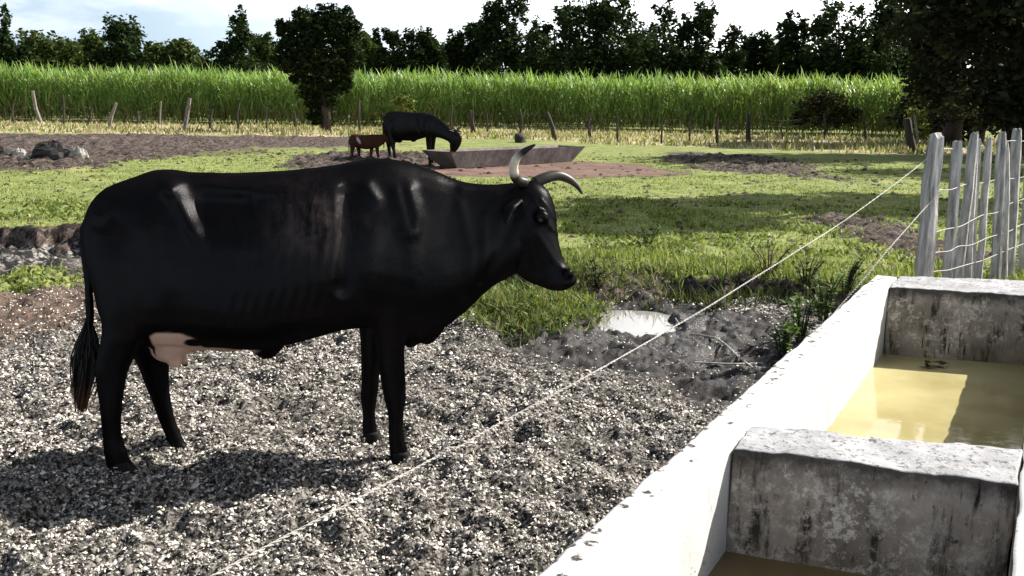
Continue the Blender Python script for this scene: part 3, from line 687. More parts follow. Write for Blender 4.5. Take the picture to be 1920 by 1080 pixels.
for f in (0.35, 0.62, 0.88):
    mb = MB(); mb.tube([b + (t - b) * f - fo for b, t in tops], 0.0022, 4); mb.build('wire_strand', M_rust, fr)
# posts at the shaded right end
def lone_post(name, label, xb, yb, xt, yt, wd, mat, cat):
    b = gp(xb, yb, PLAT); t = at(xt, yt, b[1]); r_ = wd / 2 * b[1] / FPX; d = t - b
    root = tag(empty(name, tuple(b)), label, cat); mb = MB()
    mb.tube([-0.1 * d, d * 0.02, d * .5 + rng.normal(0, r_ * .2, 3), d * .96, d], [r_ * 1.15, r_ * 1.1, r_, r_ * .95, r_ * .8], 9); mb.build('post_shaft', mat, root, True); return root
lone_post('leaning_post', 'thick dark leaning post left of the picket fence', 1711, 284, 1700, 222, 15, M_bark, 'post')
lone_post('thin_post', 'thin pole standing against the thick dark leaning post', 1722, 276, 1714, 214, 4, M_wood, 'post')
lone_post('thin_post', 'thin post seen beyond the first pickets under the shaded tree', 1784, 262, 1783, 206, 4, M_wood, 'post')
lone_post('thin_post', 'tall thin post between pickets under the shaded tree', 1842, 262, 1843, 198, 4.5, M_wood, 'post')
lone_post('tree_stump', 'short dark stump behind the old feeding trough', 976, 268, 974, 251, 20, M_bark, 'stump')

# ------------------------------------------------------------------ old feeding trough
a = gp(858, 316, PLAT); b = gp(1072, 303, PLAT); e = (b - a) / np.linalg.norm(b - a); L_ = np.linalg.norm(b - a)
n_ = np.array([-e[1], e[0], 0])
ft = tag(empty('feeding_trough', tuple(a), math.atan2(e[1], e[0])), 'long dark weathered feeding trough with flared ends on bare red earth', 'trough')
zt = at(858, 283, a[1])[2] - PLAT; k = a[1] / FPX
def slab(name, quad, thick_dir, mat, parent):
    q = [np.array(p_, float) for p_ in quad]; t = np.array(thick_dir, float); mb = MB()
    mb.add(q + [p_ + t for p_ in q], [(0, 1, 2, 3), (7, 6, 5, 4), (0, 4, 5, 1), (1, 5, 6, 2), (2, 6, 7, 3), (3, 7, 4, 0)]); return mb.build(name, mat, parent)
fl0, fl1 = -35 * k, L_ + 30 * k
slab('side_board', [(0, 0, 0), (L_, 0, 0), (fl1, -.18, zt), (fl0, -.18, zt)], (0, .05, 0), M_oldconc, ft)
slab('side_board', [(0, .46, 0), (L_, .46, 0), (fl1, .72, zt), (fl0, .72, zt)], (0, .05, 0), M_oldconc, ft)
slab('end_board', [(-.003, .052, .004), (-.003, .458, .004), (fl0 - .003, .718, zt - .004), (fl0 - .003, -.128, zt - .004)], (.05, 0, 0), M_oldconc, ft)
slab('end_board', [(L_ + .003, .052, .004), (L_ + .003, .458, .004), (fl1 + .003, .718, zt - .004), (fl1 + .003, -.128, zt - .004)], (-.05, 0, 0), M_oldconc, ft)
slab('trough_floor', [(.03, .03, .06), (L_ - .03, .03, .06), (L_ - .03, .48, .06), (.03, .48, .06)], (0, 0, .05), M_oldconc, ft)

# ------------------------------------------------------------------ rubble by the bare earth on the left
def rock(name, label, u0, u1, vb, vt, seed, pale):
    R = np.random.default_rng(seed); c = gp((u0 + u1) / 2, vb - 2, PLAT); k = c[1] / FPX; rx = (u1 - u0) / 2 * k; rz = (vb - vt) * k
    rings = []
    for j, t in enumerate(np.linspace(0, 1, 9)):
        q = []
        for s in np.linspace(0, 2 * math.pi, 18, endpoint=False):
            f = (1 - t ** 2.2) ** .5 if t < 1 else 0.02
            n = 1 + .28 * (R.random() - .5)
            q.append((rx * f * math.cos(s) * n, rx * .6 * f * math.sin(s) * n, -.08 + (rz + .08) * t * (1 + .2 * (R.random() - .5))))
        rings.append(q)
    mb = MB(); mb.loft(rings); o = mb.build(name, pale, None, False); o.location = tuple(c); return tag(o, label, 'boulder')
M_rub = mat_flat('dark_boulder', (0.035, 0.033, 0.032), 0.95, 0.6, 3, 0.8); M_pale = mat_flat('pale_boulder', (0.33, 0.32, 0.28), 0.95, 0.5, 3, 0.8)
rock('boulder', 'big dark boulder lying at the edge of the bare earth', 58, 142, 300, 267, 1, M_rub)
rock('boulder', 'pale stone leaning on the big dark boulder', 128, 168, 301, 278, 2, M_pale)
rock('boulder', 'pale low stone between the two dark boulders', 18, 56, 300, 281, 3, M_pale)
rock('boulder', 'dark boulder cut by the picture edge', -30, 22, 300, 276, 4, M_rub)
c = gp(1292, 552); o = rock('boulder', 'muddy brown stone in the bank behind the puddle', 1262, 1322, 556, 524, 5, M_rub)
o.location = (c[0], c[1], 0.03)

# ------------------------------------------------------------------ concrete drinking trough
ZT = 0.60
VPX, VPY = 1985.0, 208.0
B_ = gp(1642, 515, ZT); dv = ray(VPX, VPY); dv[2] = 0; dv /= np.linalg.norm(dv)          # direction along the trough
nv = np.array([dv[1], -dv[0], 0])                                                           # across, toward the basin
def line_at(p, d, q, e_):                                                                   # intersection of two plan lines
    A = np.array([[d[0], -e_[0]], [d[1], -e_[1]]]); s = np.linalg.solve(A, (q - p)[:2]); return p + s[0] * d
inn = gp(1391, 815, ZT); TH = float((inn - B_) @ nv)                                        # wall thickness from the inner edge
c0, c1 = gp(1391, 838, ZT), gp(1934, 910, ZT)                                               # front rim of the cross wall
c2, c3 = gp(1393, 794, ZT), gp(1941, 842, ZT)                                               # back rim
f0, f1 = gp(1668, 536, ZT), gp(1918, 551, ZT); g0, g1 = gp(1642, 514, ZT), gp(1918, 524, ZT)
WID = float((c1 - c0) @ nv)
NEAR = -6.2
trough = tag(empty('drinking_trough', (B_[0], B_[1], 0), math.atan2(dv[1], dv[0])), 'white concrete drinking trough with two basins of murky water', 'trough')
cs, sn = dv[0], dv[1]
def tl(p): q = np.asarray(p, float) - np.array([B_[0], B_[1], 0]); return np.array([q[0] * cs + q[1] * sn, -q[0] * sn + q[1] * cs, q[2]])
def wall_block(name, P0, P1, P2, P3, z0, z1, mats, parent, nx=60, ny=8, nz=14, rough=0.006, seed=0, chip=0.0):
    """block on the plan quad P0..P3 (P0->P1 along, P3->P2 opposite side), rounded worn edges, top = material 0, sides = material 1"""
    V = []; F = []; FM = []
    R = np.random.default_rng(seed)
    def grid(fn, na, nb, m, flip=False):
        base = len(V)
        for i in range(na + 1):
            for j in range(nb + 1): V.append(fn(i / na, j / nb))
        for i in range(na):
            for j in range(nb):
                q = (base + i * (nb + 1) + j, base + (i + 1) * (nb + 1) + j, base + (i + 1) * (nb + 1) + j + 1, base + i * (nb + 1) + j + 1)
                F.append(q[::-1] if flip else q); FM.append(m)
    pl = lambda a, b: (np.asarray(P0) * (1 - a) + np.asarray(P1) * a) * (1 - b) + (np.asarray(P3) * (1 - a) + np.asarray(P2) * a) * b
    def P(a, b, z): q = pl(a, b); return np.array([q[0], q[1], z])
    grid(lambda a, b: P(a, b, z1), nx, ny, 0, False)
    grid(lambda a, b: P(a, 0, z0 + (z1 - z0) * b), nx, nz, 1, False)
    grid(lambda a, b: P(a, 1, z0 + (z1 - z0) * b), nx, nz, 1, True)
    grid(lambda a, b: P(0, a, z0 + (z1 - z0) * b), ny, nz, 1, True)
    grid(lambda a, b: P(1, a, z0 + (z1 - z0) * b), ny, nz, 1, False)
    V = np.array(V)
    # worn relief that is the same wherever two faces meet
    n1 = fbm(V[:, 0] * 9 + seed, V[:, 1] * 9 + V[:, 2] * 9, 120 + seed) - .5; n2 = fbm(V[:, 0] * 9 + V[:, 2] * 7, V[:, 1] * 9 + 50 + seed, 130 + seed) - .5
    n3 = fbm(V[:, 0] * 24, V[:, 1] * 24 + V[:, 2] * 24, 140 + seed) - .5
    V[:, 0] += rough * n1 * .6; V[:, 1] += rough * (n2 * 2 + n3 * .8); V[:, 2] += rough * (n1 * 1.6 + n3) * (V[:, 2] > z0 + .02)
    o = mesh_obj(name, V, F, None, parent, True, mats=mats, fmat=FM)
    me = o.data
    import bmesh
    bm = bmesh.new(); bm.from_mesh(me); bmesh.ops.remove_doubles(bm, verts=bm.verts, dist=0.0006)
    bm.edges.ensure_lookup_table()
    for f in bm.faces: f.smooth = True
    for ed in bm.edges:
        if len(ed.link_faces) == 2 and ed.calc_face_angle(0) > 0.9: ed.smooth = False
    bmesh.ops.recalc_face_normals(bm, faces=bm.faces)
    bm.to_mesh(me); bm.free()
    bv = o.modifiers.new('worn', 'BEVEL'); bv.width = 0.012; bv.segments = 2; bv.limit_method = 'ANGLE'; bv.angle_limit = rad(55)
    return o
b0 = tl(B_); far = 0.0
L2 = lambda p: tl(p)[:2]
# left wall along local X from the camera to the far corner; local Y negative = toward the basin
wall_block('side_wall', (NEAR, 0), (0.0, 0), (0.0, -TH), (NEAR, -TH), -0.15, ZT, [M_white, M_white], trough, 150, 8, 14, 0.007, 1)
C0, C1, C2, C3 = L2(c0), L2(c1), L2(c2), L2(c3); F0, F1, G0, G1 = L2(f0), L2(f1), L2(g0), L2(g1)
def on_y(p, q, y): t = (y - p[1]) / (q[1] - p[1]); return p + (q - p) * t
yi = -TH - 0.002; yo = -TH - WID
ca, cb, cc_, cd = on_y(C0, C1, yi), on_y(C0, C1, yo), on_y(C2, C3, yo), on_y(C2, C3, yi)
fa, fb, fc, fd = on_y(F0, F1, yi), on_y(F0, F1, yo - .3), on_y(G0, G1, yo - .3), on_y(G0, G1, yi)
wall_block('cross_wall', ca, cb, cc_, cd, -0.15, ZT - 0.003, [M_rim, M_stain], trough, 70, 10, 24, 0.010, 2)
wall_block('end_wall', fa, on_y(F0, F1, yo), on_y(G0, G1, yo), fd, -0.15, ZT - 0.004, [M_rim, M_stain], trough, 60, 8, 20, 0.010, 3)
wall_block('side_wall', (NEAR, yo - .002), (max(on_y(G0, G1, yo)[0], .3), yo - .002), (max(on_y(G0, G1, yo)[0], .3), yo - .20), (NEAR, yo - .20), -0.15, ZT - .001, [M_white, M_stain], trough, 110, 6, 12, 0.008, 4)
slab('trough_floor', [(NEAR, -.05, -.1), (0.2, -.05, -.1), (0.2, yo - .05, -.1), (NEAR, yo - .05, -.1)], (0, 0, .05), M_stain, trough)
def water_sheet(x0, x1, z, label, wm):
    nx, ny = 40, 16; V = []; F = []
    for i in range(nx + 1):
        for j in range(ny + 1): V.append((x0 + (x1 - x0) * i / nx, -TH + .05 - (WID + .1) * j / ny, z))
    for i in range(nx):
        for j in range(ny): q = i * (ny + 1) + j; F.append((q, q + ny + 1, q + ny + 2, q + 1))
    V = np.array(V); V = np.stack([B_[0] + V[:, 0] * cs - V[:, 1] * sn, B_[1] + V[:, 0] * sn + V[:, 1] * cs, V[:, 2]], -1)
    return tag(mesh_obj('water', V, F, wm, smooth=True), label, kind='structure')
xm = (ca[0] + cd[0] + cb[0] + cc_[0]) / 4
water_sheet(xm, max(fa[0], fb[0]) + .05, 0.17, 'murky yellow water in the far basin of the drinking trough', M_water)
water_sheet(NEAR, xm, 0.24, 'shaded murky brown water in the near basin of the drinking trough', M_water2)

# a sodden leaf clump floating by the end wall
q = gp(1752, 688, 0.17); mb = MB(); R = np.random.default_rng(61)
for k in range(7):
    a = R.uniform(0, 2 * math.pi); c_ = q + np.array([R.normal(0, .05), R.normal(0, .02), .004 + .004 * k]); d_ = np.array([math.cos(a), math.sin(a), 0]); n_ = np.array([-d_[1], d_[0], 0]); l = R.uniform(.03, .06)
    mb.add([c_ - d_ * l, c_ + n_ * l * .4 + np.array([0, 0, .008]), c_ + d_ * l, c_ - n_ * l * .4], [(0, 1, 2), (0, 2, 3)])
tag(mb.build('leaf_clump', M_bark), 'dark sodden leaf clump floating by the end wall of the far basin', 'debris')
# ------------------------------------------------------------------ picket fence behind the trough
def pk(u, v, y): return at(u, v, y)
FD = np.array([2.74, 6.45]); FE = np.array([4.75, 8.9])
def fence_depth(u):                                           # depth on the fence line for a picture column
    d = FE - FD; k = (u - 960) / FPX * 1.0
    q = ray(u, 400); k = q[0] / q[1]
    t = (k * FD[1] - FD[0]) / (d[0] - k * d[1]); return FD[1] + t * d[1]
pf = tag(empty('picket_fence', (FD[0], FD[1], 0)), 'rough grey picket fence of split stakes standing behind the drinking trough', 'fence'); pfo = np.array([FD[0], FD[1], 0])
def stake(name, ub, ut, vt, wd, seed, mat, ridge=True):
    R = np.random.default_rng(seed); y = fence_depth((ub + ut) / 2); t = at(ut, vt, y); m_ = at(ub, 518, y); d = (t - m_) / (t[2] - m_[2]); b = m_ - d * (m_[2] + .1)
    r_ = wd / 2 * y / FPX; rings = []; n = 10; prof = 1 + .18 * R.normal(size=n)
    off = np.array([0., 0, 0])
    for j, s in enumerate(np.linspace(0, 1, 16)):
        c_ = b + (t - b) * s - pfo + off; off = off + R.normal(0, r_ * .07, 3) * (1, 1, 0)
        q = r_ * (1.08 - .12 * s); prof = prof + R.normal(0, .05, n)
        if s > .985: q *= .78
        rings.append([c_ + q * prof[i] * np.array([math.cos(a), math.sin(a), 0]) + np.array([0, 0, (r_ * .8 * (R.random() - .3)) if s > .9 else 0]) for i, a in enumerate(np.linspace(0, 2 * math.pi, n, endpoint=False))])
    mb = MB(); mb.loft(rings); return mb.build(name, mat, pf, False)
stake('corner_post', 1728, 1748, 256, 29, 1, M_stake)
for k, (ub, ut, vt, wd) in enumerate([(1776, 1796, 267, 18), (1796, 1826, 250, 17), (1819, 1832, 262, 14), (1834, 1854, 260, 13), (1864, 1876, 250, 17), (1880, 1884, 268, 11), (1892, 1909, 244, 15), (1918, 1926, 250, 16), (1950, 1958, 246, 16), (1985, 1996, 252, 15)]):
    stake('picket', ub, ut, vt, wd, 20 + k, M_stake)
def wire_obj(name, pts, r_, mat, parent=None, off=None, n=60, twist=True):
    P = cr_spline(pts, n); off = np.zeros(3) if off is None else off
    mb = MB()
    if twist:
        for ph in (0, math.pi):
            m = n * 5; Q = cr_spline(pts, m); ln = np.cumsum(np.r_[0, np.linalg.norm(np.diff(Q, axis=0), axis=1)]); a = ln / 0.05 * 2 * math.pi + ph
            Q = Q + np.stack([np.cos(a) * .7 * r_, np.zeros(m), np.sin(a) * .7 * r_], -1); mb.tube([q - off for q in Q], r_ * .6, 5)
    else: mb.tube([q - off for q in P], r_, 6)
    return mb.build(name, mat, parent, True)
for vs in ((282, 274, 262), (362, 345, 328), (437, 410, 372), (480, 455, 420), (512, 492, 455)):
    pts = []
    for u, v in zip((1742, 1830, 1925), vs): p = at(u, v, fence_depth(u) - .05); pts.append(p)
    pts.append(pts[-1] + (pts[-1] - pts[-2]) * .5); pts = cr_spline(pts, 14) + rng.normal(0, .008, (14, 3))
    wire_obj('wire_strand', pts, 0.0034, M_wire, pf, pfo, 50, False)
# barbed strands running back toward the camera
yP = fence_depth(1740)
w1 = [at(1742, 284, yP - .12), at(1728, 306, yP - .15), at(1600, 402, 5.55), at(1480, 480, 4.85), at(1400, 530, 4.45), at(1340, 568, 4.1), at(1262, 614, 3.8), at(1100, 706, 3.2), at(960, 782, 2.9), at(895, 818, 2.75), at(862, 838, 2.68), at(838, 841, 2.63), at(820, 856, 2.6), at(640, 952, 2.25), at(500, 1025, 2.05), at(385, 1088, 1.9), at(150, 1220, 1.7)]
wo = wire_obj('barbed_wire', w1, 0.0033, M_wire, None, None, 120, True); tag(wo, 'twisted pale wire strand slanting from the picket fence past the cow', 'wire')
mb = MB()
for p, q in (((834, 838), (838, 818)), ((830, 846), (845, 848)), ((818, 858), (812, 846)), ((1272, 606), (1266, 596)), ((1262, 612), (1250, 610)), ((900, 813), (893, 826))):
    y0 = np.interp(p[0], [500, 838, 1262], [2.05, 2.63, 3.8]); mb.tube([at(*p, y0), at(*q, y0 - .01)], .0028, 5)
bb = mb.build('barb', M_wire, wo); bb['kind'] = 'stuff'
w2 = [at(1752, 372, yP - .14), at(1740, 384, yP - .16), at(1660, 474, 5.95), at(1612, 532, 5.75), at(1572, 578, 5.6), at(1540, 620, 5.3), at(1500, 668, 5.0)]
tag(wire_obj('slack_wire', w2, 0.0048, M_wire, None, None, 60, True), 'lower wire dropping from the corner post behind the trough wall', 'wire')

# ------------------------------------------------------------------ weeds by the trough
def weed(label, u, v, hpx, wpx, seed, c1, c2, nleaf=120, group=None):
    R = np.random.default_rng(seed); b = gp(u, v); b[2] = float(height(b[0], b[1])); k = b[1] / FPX; H = hpx * k; W = wpx / 2 * k
    root = tag(empty('weed_plant', tuple(b)), label, 'weed', group); ns = 9; st = MB(); LV = []; LC = []; n = 0
    for s in range(ns):
        a = R.uniform(0, 2 * math.pi); q = R.random() ** .6; tip = np.array([W * q * math.cos(a), W * q * math.sin(a), H * R.uniform(.55, 1)])
        m_ = tip * .5 + np.array([0, 0, H * .12]); p0 = np.array([tip[0] * .15, tip[1] * .15, -.03]); st.tube([p0, m_, tip], [.006, .005, .003], 5)
        for j in range(nleaf // ns):
            t = R.uniform(.15, 1); p = p0 * (1 - t) ** 2 + 2 * m_ * t * (1 - t) + tip * t * t
            d = R.normal(size=3); d[2] = abs(d[2]) * .5; d /= np.linalg.norm(d); sd = np.cross(d, (0, 0, 1)); sd /= np.linalg.norm(sd) + 1e-6; l = R.uniform(.03, .07)
            LV += [p, p + d * l * .5 + sd * l * .3, p + d * l + np.array([0, 0, -.008]), p + d * l * .5 - sd * l * .3]
            f = R.random(); c_ = (np.array(c1) * (1 - f) + np.array(c2) * f) * R.uniform(.7, 1.3); LC += [c_] * 4; n += 1
    st.build('stem', M_bark, root)
    q = np.arange(n)[:, None] * 4; mesh_obj('foliage', np.array(LV), np.concatenate([q + np.array([[0, 1, 2]]), q + np.array([[0, 2, 3]])]), M_grass, root, colors=np.array(LC)); return root
WG = ((0.03, 0.07, 0.012), (0.11, 0.17, 0.03))
weed('leafy green weed lowest down along the trough wall', 1468, 668, 70, 70, 1, *WG, 190)
weed('bushy weed with small leaves in the middle of the plants by the trough wall', 1500, 640, 95, 90, 2, *WG, 240)
weed('tall weed with bright tips against the trough wall', 1542, 610, 95, 80, 3, *WG, 240)
weed('dark weed at the top of the plants under the slack wire', 1580, 580, 70, 80, 4, *WG, 200)
weed('scruffy weed on the bank behind the wall plants', 1510, 565, 60, 90, 5, (0.04, 0.06, 0.015), (0.12, 0.13, 0.04), 180)
weed('twiggy dry weed on the bank over the brown stone', 1440, 548, 70, 110, 6, (0.07, 0.06, 0.03), (0.14, 0.12, 0.05), 130)
weed('small dark weed on the bank in front of the cow muzzle', 1120, 548, 60, 90, 7, (0.03, 0.05, 0.015), (0.10, 0.12, 0.04), 150)
weed('low leafy clump of weed in the pasture right of the cow face', 1215, 488, 45, 60, 8, *WG, 120)
# dry sticks in the mud
for lab, pts in (('curved dry stick lying in the wet mud below the puddle', [(1292, 628), (1345, 640), (1385, 668), (1420, 700)]), ('straight dry stick in the mud near the wall plants', [(1300, 680), (1370, 683), (1430, 676)])):
    P = [gp(u, v) for u, v in pts]
    P = [np.array([q[0], q[1], float(height(q[0], q[1])) + .022]) for q in P]
    tag(wire_obj('dry_stick', P, .007, M_stake, None, None, 24, False), lab, 'stick')

# ------------------------------------------------------------------ cattle
class Body:
    """frame of an animal: its midline plane stands on two ground points; pixels give outline points in that plane"""
    def __init__(s, near_a, near_b, z, half):
        a, b = gp(*near_a, z), gp(*near_b, z); e = b - a; e[2] = 0; s.e = e / np.linalg.norm(e); s.n = np.array([-s.e[1], s.e[0], 0])
        s.o = (a + b) / 2 + s.n * half; s.rz = math.atan2(s.e[1], s.e[0]); s.k = s.o[1] / FPX
    def L(s, u, v, w_=0.0):
        d = ray(u, v); t = ((s.o + s.n * w_ - CP) @ s.n) / (d @ s.n); q = CP + t * d - s.o; return np.array([q @ s.e, w_, q[2]])
def ring_v(F, Bk, side, wd, n=28, egg=0.0, pw=0.9):
    F = np.asarray(F, float); Bk = np.asarray(Bk, float); c = (F + Bk) / 2; h = (F - Bk) / 2; q = []
    for t in np.linspace(0, 2 * math.pi, n, endpoint=False):
        s_ = math.sin(t); q.append(c + h * math.cos(t) + side * wd * math.copysign(abs(s_) ** pw, s_) * (1 - egg * math.cos(t)))
    return q
def torso(mb, B, st, egg=0.22, n=44):
    S = cr_spline(np.array([[*B.L(u, a)[[0, 2]], *B.L(u, b_)[[0, 2]], wd] for u, a, b_, wd in st]), n)
    mb.loft([ring_v((x0, 0, z0), (x1, 0, z1), np.array([0, 1., 0]), max(wd, .02), egg=egg, pw=0.8) for x0, z0, x1, z1, wd in S])
def leg(mb, B, st, n=40):
    S = cr_spline(np.array([[*B.L(u, v, w_), h * B.k, l] for u, v, h, l, w_ in st]), n)
    rings = []
    for x, y, z, h, l in S: rings.append([(x + h * math.cos(t), y + l * math.sin(t), z) for t in np.linspace(0, 2 * math.pi, 18, endpoint=False)][::-1])
    mb.loft(rings)
def ball(mb, c, r_, n=12):
    c = np.asarray(c, float); r_ = np.asarray(r_, float) * np.ones(3)
    mb.loft([[c + r_ * np.array([math.cos(p_) * math.cos(t), math.cos(p_) * math.sin(t), math.sin(p_)]) for t in np.linspace(0, 2 * math.pi, n, endpoint=False)] for p_ in np.linspace(-1.5, 1.5, 9)])
def fuse(mb, name, voxel, mat, parent, smooth_it=6, shape=None, pale=None):
    me = bpy.data.meshes.new('tmp'); me.from_pydata([tuple(map(float, v)) for v in mb.V], [], mb.F); o = bpy.data.objects.new('tmp', me); col.objects.link(o)
    m = o.modifiers.new('r', 'REMESH'); m.mode = 'VOXEL'; m.voxel_size = voxel; m.adaptivity = 0
    s = o.modifiers.new('s', 'SMOOTH'); s.factor = 0.5; s.iterations = smooth_it
    dg = bpy.context.evaluated_depsgraph_get(); ev = o.evaluated_get(dg); me2 = bpy.data.meshes.new_from_object(ev)
    bpy.data.objects.remove(o); bpy.data.meshes.remove(me); me2.name = name
    n = len(me2.vertices); V = np.empty(n * 3, np.float32); me2.vertices.foreach_get('co', V); V = V.reshape(-1, 3)
    if shape is not None:
        N = np.empty(n * 3, np.float32); me2.vertex_normals.foreach_get('vector', N); V = shape(V.astype(float), N.reshape(-1, 3)); me2.vertices.foreach_set('co', V.astype(np.float32).ravel()); me2.update()
    pc = np.zeros((n, 4), np.float32); pc[:, 3] = 1
    if pale is not None: pale(V, pc)
    a = me2.attributes.new('Pale', 'FLOAT_COLOR', 'POINT'); a.data.foreach_set('color', pc.ravel())
    me2.polygons.foreach_set('use_smooth', np.ones(len(me2.polygons), bool)); me2.materials.clear(); me2.materials.append(mat)
    ob = bpy.data.objects.new(name, me2); col.objects.link(ob); ob.parent = parent; return ob
def seg_dist(P, a, b):
    d = b - a; t = np.clip(((P - a) @ d) / (d @ d + 1e-12), 0, 1); return np.linalg.norm(P - a - t[:, None] * d, axis=1)
def strokes(V, N, items, B):
    for pts, r_, amt, side in items:
        q = [B.L(u, v)[[0, 2]] for u, v in pts]; P = V[:, [0, 2]]
        ns = max(1, len(q) - 1); D_ = np.array([seg_dist(P, q[i], q[min(i + 1, len(q) - 1)]) for i in range(ns)]); d = D_.min(0)
        tp = 1.0
        if len(q) > 1 and amt > 0.012:                              # fade toward the lower end
            ax = q[-1] - q[0]; tq = np.clip(((P - q[0]) @ ax) / (ax @ ax), 0, 1); tp = 1 - 0.92 * sst(0.55, 1.0, tq)
        wgt = tp * np.exp(-(d / r_) ** 2) * np.clip(np.abs(N[:, 1]) * 1.6, 0, 1)
        if side == 1: wgt = wgt * (V[:, 1] < 0)
        D = N
        if B is globals().get('B') and q[0][0] < B.L(930, 400)[0]:      # on the trunk push straight sideways
            D = np.stack([N[:, 0] * .25, np.sign(V[:, 1]) * np.clip(np.abs(V[:, 1]) * 12, 0, 1), np.zeros(len(V))], -1)
        V = V + D * (wgt * amt)[:, None]
    return V
def toes(B, parent, spots, c=(0.012, 0.011, 0.011)):
    for (u, v, half, w_) in spots:
        mb = MB(); p = B.L(u, v, w_); h = half * B.k
        for sgn in (-1, 1):
            rings = []
            for t, f in ((0, 1.12), (.35, 1.02), (.8, .86), (1, .78)):
                rings.append([(p[0] + .35 * h * (1 - t) + h * f * math.cos(q) * (1.15 if math.cos(q) > 0 else .9), p[1] + sgn * .021 + .023 * f * math.sin(q), p[2] - .012 + .062 * t) for q in np.linspace(0, 2 * math.pi, 14, endpoint=False)])
            mb.loft(rings, c)
        mb.build('hoof', M_hoof, parent, True)

# ---- the black cow
B = Body((223, 886), (748, 866), 0, 0.16)
cow = tag(empty('cow', (B.o[0], B.o[1], 0.0), B.rz), 'large black horned cow standing side-on in the foreground', 'cow')
mb = MB()
torso(mb, B, [(158, 418, 452, .03), (166, 390, 476, .10), (182, 364, 530, .155), (206, 348, 615, .19), (242, 335, 636, .225), (268, 325, 642, .24), (292, 317, 646, .250), (325, 317, 646, .250), (352, 321, 646, .255), (400, 323, 645, .275), (470, 323, 650, .305), (540, 319, 640, .32), (610, 312, 622, .315), (655, 304, 612, .29), (700, 298, 612, .26), (740, 299, 622, .235), (780, 308, 636, .205), (820, 321, 622, .175), (850, 334, 600, .15), (880, 342, 576, .135), (908, 345, 548, .125), (935, 345, 528, .118), (962, 343, 515, .108), (985, 345, 480, .09)])
NH, FH, NF, FF = -.165, .165, -.125, .125
leg(mb, B, [(232, 430, 54, .07, -.13), (241, 490, 64, .10, -.15), (243, 560, 56, .105, NH), (237, 615, 42, .088, NH), (222, 655, 36, .066, NH), (210, 690, 31, .052, NH), (208, 726, 25, .044, NH), (208, 770, 19, .037, NH), (210, 815, 17.5, .034, NH), (216, 845, 21, .040, NH), (221, 866, 22, .042, NH), (223, 876, 22, .042, NH)])
leg(mb, B, [(240, 490, 60, .09, .14), (262, 570, 60, .10, FH), (278, 640, 44, .085, FH), (288, 685, 30, .06, FH), (294, 718, 23, .048, FH), (303, 752, 18, .038, FH), (313, 787, 16.5, .034, FH), (327, 820, 16, .034, FH), (337, 842, 20, .040, FH), (342, 852, 21, .040, FH)])
leg(mb, B, [(735, 430, 62, .07, -.15), (738, 510, 66, .085, -.15), (734, 580, 48, .08, -.14), (732, 640, 30, .062, NF), (735, 690, 25, .050, NF), (738, 722, 23.5, .047, NF), (740, 745, 21.5, .044, NF), (742, 775, 16, .034, NF), (742, 812, 15.5, .034, NF), (746, 838, 18, .038, NF), (748, 856, 19, .040, NF)])
leg(mb, B, [(715, 510, 60, .085, .14), (706, 580, 40, .075, .13), (698, 640, 25, .058, FF), (695, 690, 20, .046, FF), (694, 722, 18, .042, FF), (692, 742, 18, .040, FF), (692, 772, 14, .032, FF), (693, 800, 15, .034, FF), (695, 818, 17, .037, FF)])
# brisket and loose skin between the forelegs, navel flap, udder, teats
ball(mb, B.L(795, 600), (.11, .085, .11)); ball(mb, B.L(800, 628), (.055, .03, .05)); ball(mb, B.L(770, 632), (.05, .035, .055))
ball(mb, B.L(498, 645), (.085, .05, .062)); ball(mb, B.L(500, 662), (.05, .028, .03))
ball(mb, B.L(325, 636), (.115, .12, .085)); ball(mb, B.L(318, 652), (.085, .105, .065)); ball(mb, B.L(372, 632), (.12, .10, .06)); ball(mb, B.L(430, 640), (.12, .09, .045))
for u, w_ in ((333, -.05), (345, .05), (318, -.06), (328, .06)):
    p = B.L(u, 668, w_); mb.tube([p, p + np.array([.008, 0, -.055])], [.018, .013], 10)
# tail core
mb.tube([B.L(176, 408), B.L(161, 432), B.L(160, 470), B.L(166, 530), B.L(169, 590), B.L(165, 640), B.L(160, 680)], [.04, .032, .024, .021, .020, .020, .018], 10)
# head: sagittal plane turned toward the camera
TA = rad(26); hd = np.array([math.cos(TA), -math.sin(TA), 0]); hr = np.array([-math.sin(TA), -math.cos(TA), 0])       # facing and its right-hand side (body frame)
POLL = B.L(985, 350)
hd_w = B.e * hd[0] + B.n * hd[1]; hr_w = B.e * hr[0] + B.n * hr[1]; poll_w = B.o + B.e * POLL[0] + np.array([0, 0, POLL[2]])
def HL(u, v, side=0.0):
    d = ray(u, v); t = ((poll_w + hr_w * side - CP) @ hr_w) / (d @ hr_w); q = CP + t * d - B.o; return np.array([q @ B.e, q @ B.n, q[2]])
hst = [((1000, 336), (962, 352), .055), ((1020, 350), (950, 372), .088), ((1034, 372), (945, 405), .105), ((1040, 402), (946, 440), .112), ((1043, 432), (952, 478), .104), ((1049, 462), (968, 508), .088), ((1057, 488), (990, 527), .074), ((1067, 504), (1012, 536), .066), ((1076, 514), (1032, 543), .066), ((1081, 523), (1046, 545), .058), ((1079, 533), (1058, 545), .036)]
S = cr_spline(np.array([[*HL(*f), *HL(*b_), wd] for f, b_, wd in hst]), 30)
mb.loft([ring_v(q[:3], q[3:6], hr, q[6], pw=.85, egg=.1) for q in S])
